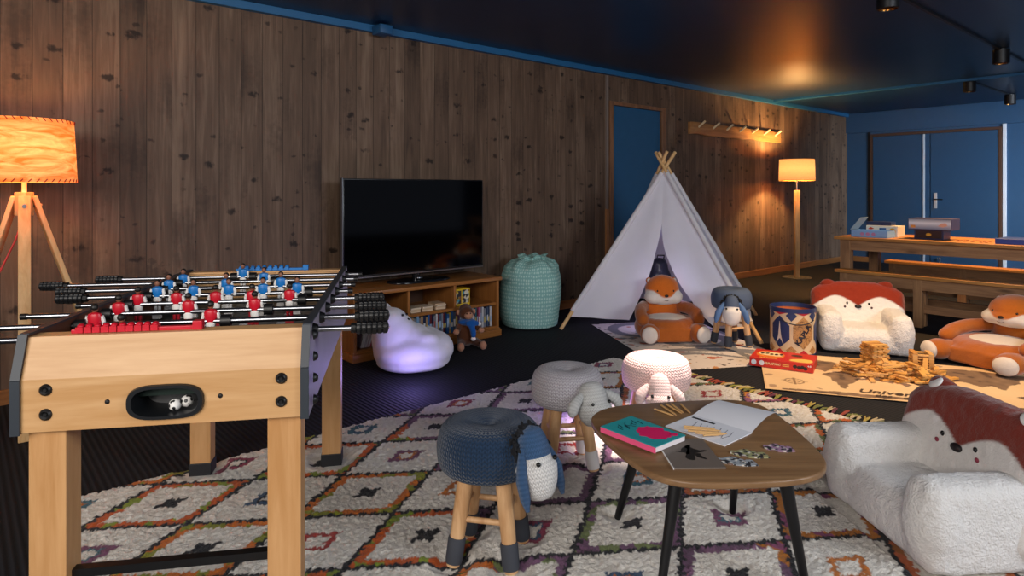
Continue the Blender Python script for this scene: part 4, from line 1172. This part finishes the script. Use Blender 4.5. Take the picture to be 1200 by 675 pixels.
# ------------------------------------------------------------------ lamps
def shade_mat(name, c1, c2, es, veins=False, tl=.10):
    t = NT(name); g = t.coords('Generated'); sp = t.new('ShaderNodeSeparateXYZ'); t.link(g, sp.inputs[0])
    n = t.noise(t.mapping(t.coords(), (2, 2, 9)) if veins else t.mapping(t.coords(), (60, 60, 60)), 2.2, 4, .6, 1.5 if veins else 0)
    col = t.mix(t.ramp(n, [(.35, (0, 0, 0)), (.65, (1, 1, 1))]), c1, c2)
    t.base(col); t.p(Roughness=.8)
    em = t.new('ShaderNodeEmission'); t.link(col, em.inputs[0])
    dz = t.math('ABSOLUTE', t.math('SUBTRACT', sp.outputs[2], .55))
    t.link(t.math('MULTIPLY', t.math('SUBTRACT', 1.15, t.math('MULTIPLY', dz, 1.1)), es), em.inputs[1])
    tr = t.new('ShaderNodeBsdfTranslucent'); t.link(col, tr.inputs[0])
    mx = t.new('ShaderNodeMixShader'); mx.inputs[0].default_value = tl; t.link(t.b.outputs[0], mx.inputs[1]); t.link(tr.outputs[0], mx.inputs[2])
    ad = t.new('ShaderNodeAddShader'); t.link(mx.outputs[0], ad.inputs[0]); t.link(em.outputs[0], ad.inputs[1]); t.link(ad.outputs[0], t.out.inputs[0])
    return t.m
def light(name, typ, loc, energy, col, **kw):
    d = bpy.data.lights.new(name, typ); d.energy = energy; d.color = col
    for k, v in kw.items(): setattr(d, k, v)
    o = bpy.data.objects.new(name, d); COL.objects.link(o); o.location = loc; return o
WARM = (1.0, .56, .20)
BULB = plain('#fff0d0', .5, name='bulb_glass', emit='#ffd9a0', es=6)
FLp = thing('floor_lamp', 'tall floor lamp with cream drum shade in the far corner', 'floor lamp', (3.91, 8.82, 0))
m = MB(); r0 = .232; z0, z1 = 1.335, 1.625
m.lathe([(r0, z0), (r0-.008, z1)], 48); m.build('lamp_shade', shade_mat('cream_shade', '#dc9a58', '#e8ac68', .95, False, .02), FLp)
m = MB(); 
for z, r in ((z0, r0), (z1, r0-.008)): m.tube([(r*math.cos(a), r*math.sin(a), z) for a in [2*PI*i/40 for i in range(40)]], .004, 6, closed=True)
m.build('shade_rim', plain('#c98a3c', .6), FLp.children[0])
MB().box((-.032, -.032, .012), (.032, .032, 1.20)).build('pole', PALE, FLp, bevel=.006)
MB().tube([(0, 0, 1.2), (0, 0, 1.36)], .012, 10).build('stem', STEEL, FLp)
MB().lathe([(0, 0), (.19, 0), (.19, .010), (.03, .014), (0, .014)], 36).build('base', plain('#8a7a66', .15, name='clear_base'), FLp)
MB().ell((0, 0, 1.43), (.03, .03, .045)).build('bulb', BULB, FLp)
light('far_lamp_light', 'POINT', (3.91, 8.82, 1.50), 120, (1.0, .60, .22), shadow_soft_size=.05)

TLp = thing('tripod_lamp', 'wooden tripod floor lamp with glowing veneer shade at the left edge', 'floor lamp', (-2.505, 3.30, 0))
z0, z1 = 1.24, 1.56
m = MB(); m.lathe([(.228, z0), (.212, z1)], 56); sh = m.build('lamp_shade', shade_mat('veneer_shade', '#d06c20', '#f7ae68', .95, True), TLp)
m = MB()
for r, z in ((.228, z0), (.212, z1)):
    for k in range(44):
        a = 2*PI*k/44; b = a+.06; s = 1 if z == z0 else -1
        m.tube([((r+.003)*math.cos(a), (r+.003)*math.sin(a), z-.0*s), ((r+.002)*math.cos(b), (r+.002)*math.sin(b), z+s*.016)], .0022, 5)
m.build('red_stitching', plain('#b01c14', .6, name='red_thread'), sh)
MB().box((-.03, -.03, 1.07), (.03, .03, 1.19)).build('hub_block', PALE, TLp, bevel=.004)
MB().tube([(0, 0, 1.18), (0, 0, 1.30)], .011, 10).build('stem', plain('#ffe0b0', .5, name='lit_stem', emit='#ffb060', es=.6), TLp)
for a, sp_ in ((R_(-52.5), .30), (R_(50), .42), (R_(190), .40)):
    d = Vector((math.cos(a), math.sin(a), 0)); s = Vector((-d.y, d.x, 0))
    p0 = d*.045+Vector((0, 0, 1.15)); p1 = d*sp_
    ax = (p1-p0); L = ax.length; z = ax.normalized(); y = s; x = y.cross(z)
    M = Matrix((( x.x, y.x, z.x, p0.x), (x.y, y.y, z.y, p0.y), (x.z, y.z, z.z, p0.z), (0, 0, 0, 1)))
    MB().box((-.012, -.026, -.02), (.012, .026, L), M).build('leg', PALE, TLp, bevel=.004)
    MB().tube([d*.02+Vector((0, 0, 1.12)), d*.075+Vector((0, 0, 1.12))], .010, 8).build('hinge_bolt', STEEL, TLp)
MB().tube([(.0, .0, 1.08), (-.02, -.03, .95), (-.05, -.09, .8), (-.12, -.12, .66), (-.25, -.1, .52), (-.5, -.1, .42)], .0045, 8).build('power_cord', plain('#c01a14', .5, name='red_cord'), TLp)
MB().ell((0, 0, 1.36), (.03, .03, .045)).build('bulb', BULB, TLp)
light('tripod_lamp_light', 'POINT', (-2.52, 3.30, 1.42), 16, WARM, shadow_soft_size=.05)

# ------------------------------------------------------------------ coat rack
RKW = wood('rack_wood', '#8a5c34', '#b98652', 'x', .8, .5)
RK = thing('coat_rack', 'long live-edge wooden coat rack with seven pegs on the plank wall', 'coat rack', RM(6.64, 0, 1.97), WA)
m = MB(); top_, bot_ = [], []
for i in range(41):
    x = 2.30*i/40; top_.append((x, .075+.012*noise.noise(Vector((x*3, 0, 0))))); bot_.append((x, -.075+.022*noise.noise(Vector((x*3, 5, 0)))))
m.prism(bot_+top_[::-1], 0, .04, Matrix(((1, 0, 0, 0), (0, 0, -1, 0), (0, 1, 0, 0), (0, 0, 0, 1))))
m.build('board', RKW, RK, bevel=.004)
for k in range(7):
    x = .18+.325*k
    MB().tube([(x, -.035, .02), (x+.0, -.13, .085)], .013, 10).build('peg', plain('#e6cfa8', .5, name='pale_peg'), RK)

# ------------------------------------------------------------------ picnic table with benches
WALLX = math.atan2(-.757, .654)     # direction of the far wall; local x along it, local y away from the camera
PT = thing('picnic_table', 'long rough pine table in front of the blue double doors', 'table', (3.20, 6.27, 0), WALLX)
tl = 2.7; TW = .80; TZ = .75
DECK = wood('pine_deck', '#a06a34', '#c98d4a', 'x', .8, .45, True)
for k in range(5): MB().box((-.05, k*.162-.02, TZ-.028), (tl, k*.162+.138, TZ)).build('board', DECK, PT, smooth=False, bevel=.003)
MB().box((.03, .02, TZ-.128), (tl-.05, .05, TZ-.028)).build('apron', PINE, PT, smooth=False, bevel=.003)
MB().box((.03, TW-.07, TZ-.128), (tl-.05, TW-.04, TZ-.028)).build('apron', PINE, PT, smooth=False, bevel=.003)
for x in (.0, tl-.15):
    for y in (-.0, TW-.09): MB().box((x, y, 0), (x+.09, y+.09, TZ-.028)).build('leg', PINEZ, PT, smooth=False, bevel=.003)
    MB().box((x+.02, .09, .10), (x+.07, TW-.09, .19)).build('stretcher', PINE, PT, smooth=False, bevel=.003)
MB().box((.07, TW/2-.05, .11), (tl-.12, TW/2, .18)).build('stretcher', PINE, PT, smooth=False, bevel=.003)
def bench(loc, label):
    T = thing('bench', label, 'bench', loc, WALLX, 'pine benches')
    for k in range(2): MB().box((-.04, k*.088-.01, .422), (tl, k*.088+.074, .45)).build('seat_board', DECK, T, smooth=False, bevel=.003)
    for y in (.01, .125): MB().box((.06, y, .325), (tl-.1, y+.028, .422)).build('apron', PINE, T, smooth=False, bevel=.003)
    for x in (.0, .62, tl-.15):
        for y in (.008, .10):
            if x == .62 and y > .1: continue
            MB().box((x, y, 0), (x+.07, y+.06, .422)).build('leg', PINEZ, T, smooth=False, bevel=.003)
    MB().box((.07, .07, .12), (tl-.15, .095, .19)).build('stretcher', PINE, T, smooth=False, bevel=.003)
bench((3.11, 6.11, 0), 'pine bench on the near side of the long pine table')
bench((4.02, 6.86, 0), 'pine bench on the far side of the long pine table')
PM = Matrix.Translation((3.20, 6.27, 0)) @ Matrix.Rotation(WALLX, 4, 'Z')
def on_table(x, y, z=0): return PM @ Vector((x, y, TZ+z))
# boxes on the table
bx = thing('puzzle_tray', 'pale blue open box tray at the left end of the pine table', 'box', on_table(.08, .06), WALLX)
m = MB(); m.box((0, 0, 0), (.32, .2, .004)); m.box((0, 0, 0), (.32, .004, .065)); m.box((0, .196, 0), (.32, .2, .065)); m.box((0, 0, 0), (.004, .2, .065)); m.box((.316, 0, 0), (.32, .2, .065))
m.build('tray', plain('#7ba6d6', .5, name='sky_blue_card'), bx, smooth=False, weld=False)
m = MB()
for k in range(3): m.prism([(.1+.05*k+.018*math.cos(a), .032+.016*math.sin(a)) for a in [2*PI*i/14 for i in range(14)]], 0, .0008, Matrix.Rotation(PI/2, 4, 'X'))
m.build('printed_shape', plain('#b07aa0', .6), bx, smooth=False)
MB().box((-.006, 0, 0), (-.002, .19, .15), Matrix.Translation((-.005, 0, .066)) @ Matrix.Rotation(R_(38), 4, 'Y')).build('flap', plain('#9aaec0', .5), bx, smooth=False)
wb = thing('picture_box', 'white box with small coloured pictures behind the pale blue tray', 'box', on_table(.135, .28), WALLX)
MB().box((0, 0, 0), (.28, .2, .105)).build('box_body', plain('#d9d4cc', .5, name='white_card'), wb, smooth=False, bevel=.003)
M9 = Matrix.Rotation(PI/2, 4, 'X')
MB().prism([(.235+.028*math.cos(a), .055+.030*math.sin(a)) for a in [2*PI*i/20 for i in range(20)]], 0, .001, M9).build('yellow_picture', plain('#e0a020', .5), wb, smooth=False)
m = MB(); m.box((.125, -.001, .015), (.14, 0, .085)); m.box((.158, -.001, .015), (.178, 0, .055)); m.box((.12, -.001, .068), (.18, 0, .085)); m.build('blue_picture', plain('#1d5fa0', .5), wb, smooth=False, weld=False)
MB().prism([(.015, .07), (.045, .066), (.075, .076), (.055, .084), (.04, .09), (.03, .082)], 0, .001, M9).build('red_picture', plain('#c8402a', .5), wb, smooth=False)
nbx = MB().box((0, 0, 0), (.22, .15, .035)).build('navy_game_box', plain('#1b2a52', .4, name='navy_card'), smooth=False, bevel=.003); put(nbx, on_table(.125, .31, .106), WALLX+.04); tag(nbx, 'flat navy game box on top of the white picture box', 'box')
db = thing('dark_game_box', 'dark brown game box in the middle of the pine table under the silver box', 'box', on_table(.58, .20), WALLX)
MB().box((0, 0, 0), (.235, .2, .09)).build('box_body', plain('#20264a', .4, name='indigo_card'), db, smooth=False, bevel=.003)
MB().box((.015, -.001, .012), (.22, 0, .08)).build('printed_panel', plain('#2e1a14', .4, name='dark_brown_print'), db, smooth=False)
MB().prism([(.118+.022*math.cos(a), .045+.014*math.sin(a)) for a in [2*PI*i/16 for i in range(16)]], .001, .0018, M9).build('gold_emblem', plain('#d0982a', .4), db, smooth=False)
sb = thing('silver_game_box', 'long silver grey game box resting on the dark brown box', 'box', on_table(.54, .17, .091), WALLX)
MB().box((0, 0, 0), (.345, .25, .10)).build('box_body', plain('#4a4660', .35, name='violet_card'), sb, smooth=False, bevel=.003)
t = NT('silver_print'); sp_ = t.new('ShaderNodeSeparateXYZ'); t.link(t.coords(), sp_.inputs[0]); t.base(t.ramp(t.math('MULTIPLY', sp_.outputs[2], 10.0), [(0, '#5a6a8a'), (.35, '#aab2c0'), (.6, '#dfe3ea'), (1, '#6f7788')])); t.p(Roughness=.4)
MB().box((.005, -.001, .005), (.340, 0, .095)).build('printed_panel', t.m, sb, smooth=False)
m = MB(); m.prism([(.24, .035), (.28, .025), (.315, .04), (.30, .065), (.265, .06)], .001, .0018, M9); m.build('tan_picture', plain('#d6a088', .5), sb, smooth=False)
MB().box((.02, -.0018, .015), (.06, -.001, .04)).build('orange_picture', plain('#d08a3c', .5), sb, smooth=False)
bb_ = MB().box((0, 0, 0), (.5, .34, .045)).build('blue_board_box', plain('#1d3f8f', .4, name='royal_blue_card'), smooth=False, bevel=.003); put(bb_, on_table(1.22, .08), WALLX); tag(bb_, 'flat royal blue box at the right edge of the photo on the table', 'box')
rr = random.Random(5)
pz = MB().prism(smooth_loop([(-.012, -.010), (.012, -.010), (.012, .010), (-.012, .010)], 1), 0, .003).mesh('puzzle_piece', smooth=False)
pz.materials.append(plain('#8a4a34', .5, name='puzzle_print'))
for k in range(26):
    o = bpy.data.objects.new('puzzle_piece', pz); COL.objects.link(o); o.location = on_table(.90+.26*k/26+rr.uniform(-.01, .01), rr.uniform(.12, .4)); o.rotation_euler = (0, 0, rr.uniform(0, 6)); o.scale = (1, 1, 1)
    tag(o, 'small brown puzzle piece scattered between the silver box and the blue box', 'puzzle piece', 'puzzle pieces on the pine table')

# ------------------------------------------------------------------ drum of building planks and red game box
DR = thing('plank_drum', 'open patterned cardboard drum with blue and cream hexagons behind the red box', 'drum', (2.075, 4.75, .0115))
r = .156; hh = .335
CREAM = plain('#d9bd94', .5, name='cream_card'); NAVY = plain('#1c2f5e', .45, name='navy_print'); REDP = plain('#b3202c', .45, name='red_print')
MB().lathe([(r, .004), (r, hh-.028)], 64).build('wall', CREAM, DR)
MB().lathe([(r+.003, hh-.03), (r+.004, hh), (r-.004, hh+.001), (r-.006, hh-.03)], 64).build('rim', NAVY, DR)
MB().lathe([(r-.004, hh-.01), (r-.005, .012), (0, .012)], 48).build('lining', plain('#c0622a', .5, name='warm_lit_lining'), DR)  # orange colour stands in for the warm light inside the drum
MB().lathe([(0, 0), (r+.002, 0), (r+.002, .012)], 64).build('bottom', NAVY, DR)
def wrap_pt(s, z, rr_): a = -PI/2+s/r-.42; return Vector((rr_*math.cos(a), rr_*math.sin(a), z))   # s: metres to the right of the middle of the seen side
def wrap_poly(P, off, mat, name, parent, st=.006):
    """convex patch laid on the drum"""
    xs = [p[0] for p in P]; x0, x1 = min(xs), max(xs); n_ = max(2, int((x1-x0)/st)); vs = []; fs = []
    for i in range(n_+1):
        x = x0+(x1-x0)*(i/n_)*.9998+.0001*(x1-x0); zz = []
        for k in range(len(P)):
            a, b = P[k], P[(k+1) % len(P)]
            if (a[0]-x)*(b[0]-x) <= 0 and a[0] != b[0]: zz.append(a[1]+(b[1]-a[1])*(x-a[0])/(b[0]-a[0]))
        lo, hi = min(zz), max(zz); vs += [wrap_pt(x, lo, r+off), wrap_pt(x, hi, r+off)]
    fs = [(2*i, 2*i+2, 2*i+3, 2*i+1) for i in range(n_)]
    return MB()._add(vs, fs).build(name, mat, parent, weld=False)
def hexa(cx, cz, w, h, k=.5): return [(cx-w/2, cz-h/2*k), (cx-w/2, cz+h/2*k), (cx, cz+h/2), (cx+w/2, cz+h/2*k), (cx+w/2, cz-h/2*k), (cx, cz-h/2)]
wall_ = DR.children[0]
PHOTO = NT('plank_photo'); v_ = PHOTO.new('ShaderNodeTexVoronoi'); PHOTO.link(PHOTO.coords(), v_.inputs['Vector']); v_.inputs['Scale'].default_value = 85
PHOTO.base(PHOTO.ramp(v_.outputs['Distance'], [(.2, '#9c6c3c'), (.5, '#c8955a'), (.8, '#7d5430')])); PHOTO.p(Roughness=.5)
for k in range(-1, 4):
    cx = -.09+.165*k+.0
    wrap_poly(hexa(cx, .165, .142, .235, .42), .0012, NAVY if k % 2 == 0 else PHOTO.m, 'printed_cell', wall_)
    for z in (.035, .285): wrap_poly([(cx+.0825-.038, z), (cx+.0825, z+.04 if z > .1 else z+.035), (cx+.0825+.038, z), (cx+.0825, z-.04 if z > .1 else z-.03)], .0012, NAVY if z > .1 else PHOTO.m, 'printed_cell', wall_)
    wrap_poly([(cx-.05, .305), (cx+.05, .305), (cx, .288)], .0012, REDP, 'printed_cell', wall_)
    wrap_poly([(cx-.04, .012), (cx, .045), (cx+.04, .012)], .0012, REDP, 'printed_cell', wall_)
# tower picture in the blue cell and a word across the photo cell
tw = MB(); cx = -.09
prof = [(.155-.075, .030), (.155-.05, .020), (.155-.02, .012), (.155+.03, .006), (.155+.085, .0015)]
vs = []; 
for z, w in prof: vs += [wrap_pt(cx-w, z, r+.0022), wrap_pt(cx+w, z, r+.0022)]
tw._add(vs, [(2*i, 2*i+1, 2*i+3, 2*i+2) for i in range(4)]); tw.build('tower_picture', plain('#d8cfc0', .5), wall_)
me = text_mesh('KAPLA', .05, .0002, .045); a_ = R_(56)
for v in me.vertices:
    x, y = v.co.x*1.12, v.co.y; s = .075+x*math.cos(a_)-y*math.sin(a_); z = .15+x*math.sin(a_)+y*math.cos(a_)
    v.co = wrap_pt(s, z, r+.0024+v.co.z)
me.materials.clear(); place_mesh('lettering', me, plain('#15182a', .5, name='dark_lettering'), wall_)
MB().tube([wrap_pt(s, .225+.03*((s-.04)/.12)**2, r+.006) for s in [-.08+.24*i/16 for i in range(17)]], .0035, 6).build('carry_cord', plain('#14182c', .7, name='navy_cord'), DR)

GB = thing('red_game_box', 'flat red children\'s game box lying in front of the patterned drum', 'game box', (1.615, 4.37, .0105), math.atan2(-.202, .34))
REDB = plain('#c8281c', .4, name='red_card')
MB().box((0, 0, 0), (.395, .27, .057)).build('box_body', REDB, GB, smooth=False, bevel=.002)
ORG = plain('#e07a2a', .45, name='orange_print'); YEL = plain('#e8c060', .45, name='yellow_print')
m = MB(); m.prism(smooth_loop([(.02, .06), (.19, .05), (.21, .14), (.18, .22), (.03, .23)], 2), .057, .0576); m.build('orange_picture', ORG, GB, smooth=False)
m = MB(); m.prism(smooth_loop([(.03, .11), (.18, .10), (.195, .16), (.165, .205), (.045, .21)], 2), .0576, .058); m.build('cream_picture', plain('#e8d0a0', .5), GB, smooth=False)
m = MB()
for k in range(5): m.prism([(.06+.03*k+.012*math.cos(a), .155+.022*math.sin(a)+.01*math.sin(k*2)) for a in [2*PI*i/14 for i in range(14)]], .058, .0584)
m.build('dark_picture', plain('#3a241a', .5), GB, smooth=False)
m = MB(); m.prism(smooth_loop([(.24, .02), (.385, .02), (.385, .11), (.32, .12), (.25, .08)], 2), .057, .0576); m.build('pale_picture', YEL, GB, smooth=False)
m = MB(); m.prism(smooth_loop([(.24, .16), (.31, .16), (.31, .21), (.24, .21)], 2), .057, .0576); m.build('dark_badge', plain('#4a2418', .5), GB, smooth=False)
m = MB()
for cx, rr_ in ((.028, .017), (.078, .017)): m.prism([(cx+rr_*math.cos(a), .028+rr_*math.sin(a)) for a in [2*PI*i/18 for i in range(18)]], .0, .0008, M9)
m.build('white_badge', WHITE, GB, smooth=False)
lettering('BAAPAX!', .023, plain('#f0dca0', .5, name='pale_yellow_letters'), GB, (.150, -.001, .029), (PI/2, 0, 0))
lettering('4-8', .016, WHITE, GB, (.372, -.001, .042), (PI/2, 0, 0))
for k, z in enumerate((.034, .024)): MB().box((.208, -.0008, z-.002), (.25, 0, z+.002)).build('small_print', YEL, GB, smooth=False)
m = MB()
for cx, cz in ((.285, .030), (.31, .026), (.33, .030), (.348, .024)): m.prism([(cx+.013*math.cos(a), cz+.012*math.sin(a)) for a in [2*PI*i/16 for i in range(16)]], 0, .0008, M9)
m.build('dark_wheels', plain('#241a1a', .5), GB, smooth=False)
lettering('BAAPAX', .03, YEL, GB, (.115, .035, .0572), (0, 0, 0))

# ------------------------------------------------------------------ little wooden planks
PKM = [plain(c, .6) for c in ('#d39a4c', '#e2ab5a', '#c78c44', '#dcaa68')]
pk = []
for m_ in PKM:
    me = MB().cbox((0, 0, 0), (.122, .028, .0088)).mesh('wood_plank', smooth=False); me.materials.append(m_); pk.append(me)
def plank(loc, rot, label, grp):
    o = bpy.data.objects.new('wood_plank', random.choice(pk)); COL.objects.link(o); o.location = loc; o.rotation_euler = rot; tag(o, label, 'plank', grp)
# neat stack: layers laid crosswise
sx0, sy0 = 2.50, 4.43; z = .0105
for k in range(15):
    for j in (-1, 0, 1):
        a = .15+(PI/2 if k % 2 else 0)+random.uniform(-.09, .09)
        off = Vector((random.uniform(-.012, .012), j*.044, 0)); off.rotate(Euler((0, 0, a)))
        plank((sx0+off.x+random.uniform(-.004, .004), sy0+off.y, z+.004), (0, 0, a), 'small pine plank in the neat square stack before the far fox armchair', 'planks in the square stack')
    z += .0092
# lattice tower with a leaning plank
tx, ty = 2.70, 4.24; z = .0105
for k in range(14):
    for j in (-1, 1):
        a = -.35+(PI/2 if k % 2 else 0); off = Vector((0, j*.046, 0)); off.rotate(Euler((0, 0, a)))
        plank((tx+off.x, ty+off.y, z+.004), (0, 0, a), 'small pine plank in the lattice tower beside the orange seat', 'planks in the lattice tower')
    z += .0089
plank((tx-.035, ty-.095, .0105+.050), (0, R_(-58), R_(48)), 'pine plank leaning upright against the lattice tower', 'leaning plank')
rr = random.Random(11); placed = []
for k in range(92):
    a = rr.uniform(0, 2*PI); q = math.sqrt(rr.random())
    x = 2.45+.31*q*math.cos(a); y = 4.13+.20*q*math.sin(a)-.25*(x-2.45)
    ov = sum(1 for p in placed if math.hypot(p[0]-x, p[1]-y) < .06)
    z = .0105+.0055+.0094*min(ov, 9)
    placed.append((x, y)); plank((x, y, z), (rr.uniform(-.12, .12)*(ov > 0), rr.uniform(-.09, .09)*(ov > 0), rr.uniform(0, PI)), 'small pine plank lying loose in the pile on the map mat', 'planks in the loose pile')

# ------------------------------------------------------------------ light
w = bpy.data.worlds.new('room_ambient'); sc.world = w; w.use_nodes = True
w.node_tree.nodes['Background'].inputs[0].default_value = (.62, .70, .90, 1); w.node_tree.nodes['Background'].inputs[1].default_value = .16
def aim(o, tgt): o.rotation_euler = (Vector(tgt)-o.location).to_track_quat('-Z', 'Y').to_euler()
k_ = light('window_daylight', 'AREA', (-1.3, -1.6, 2.1), 165, (1.0, .93, .86), shape='RECTANGLE', size=3.0, size_y=1.4); aim(k_, (-.3, 3.5, .5))
k2 = light('side_window_daylight', 'AREA', (3.6, .2, 2.2), 125, (.88, .93, 1.0), shape='RECTANGLE', size=2.0, size_y=1.2); aim(k2, (1.0, 4.8, .6))
def spot(name, loc, tgt, e, col, ang=70, blend=.6, r=.04):
    s = light(name, 'SPOT', loc, e, col, spot_size=R_(ang), spot_blend=blend, shadow_soft_size=r); aim(s, tgt); return s
SW = (1.0, .66, .36)
spot('spot_beam_near', (SPOTS[0][0], SPOTS[0][1], H-.15), (2.35, 4.15, 0), 255, SW, 72)
spot('spot_beam_table', (SPOTS[1][0], SPOTS[1][1], H-.15), (4.3, 6.0, .5), 330, (1.0, .55, .22), 80)
spot('spot_beam_third', (SPOTS[2][0], SPOTS[2][1], H-.15), (5.4, 7.6, 0), 60, (1.0, .55, .22), 80)
spot('spot_beam_far', (SPOTS[3][0], SPOTS[3][1], H-.15), (6.7, 8.7, 0), 30, (1.0, .55, .22), 80)
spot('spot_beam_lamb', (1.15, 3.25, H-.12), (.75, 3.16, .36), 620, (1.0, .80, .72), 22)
k3 = light('right_window_daylight', 'AREA', RM(8.9, 6.4, 1.6), 58, (.80, .88, 1.0), shape='RECTANGLE', size=2.0, size_y=1.4, spread=R_(58)); aim(k3, RM(UC, 3.1, 1.2))
light('violet_glow', 'POINT', (.42, 3.28, .14), 2.2, (.42, .22, 1.0), shadow_soft_size=.05)
light('violet_glow_cabinet', 'POINT', (-.60, 3.86, .13), 4.0, (.40, .30, 1.0), shadow_soft_size=.10)
light('tepee_glow', 'POINT', (1.33, 5.56, .34), 4, (.62, .56, 1.0), shadow_soft_size=.08)
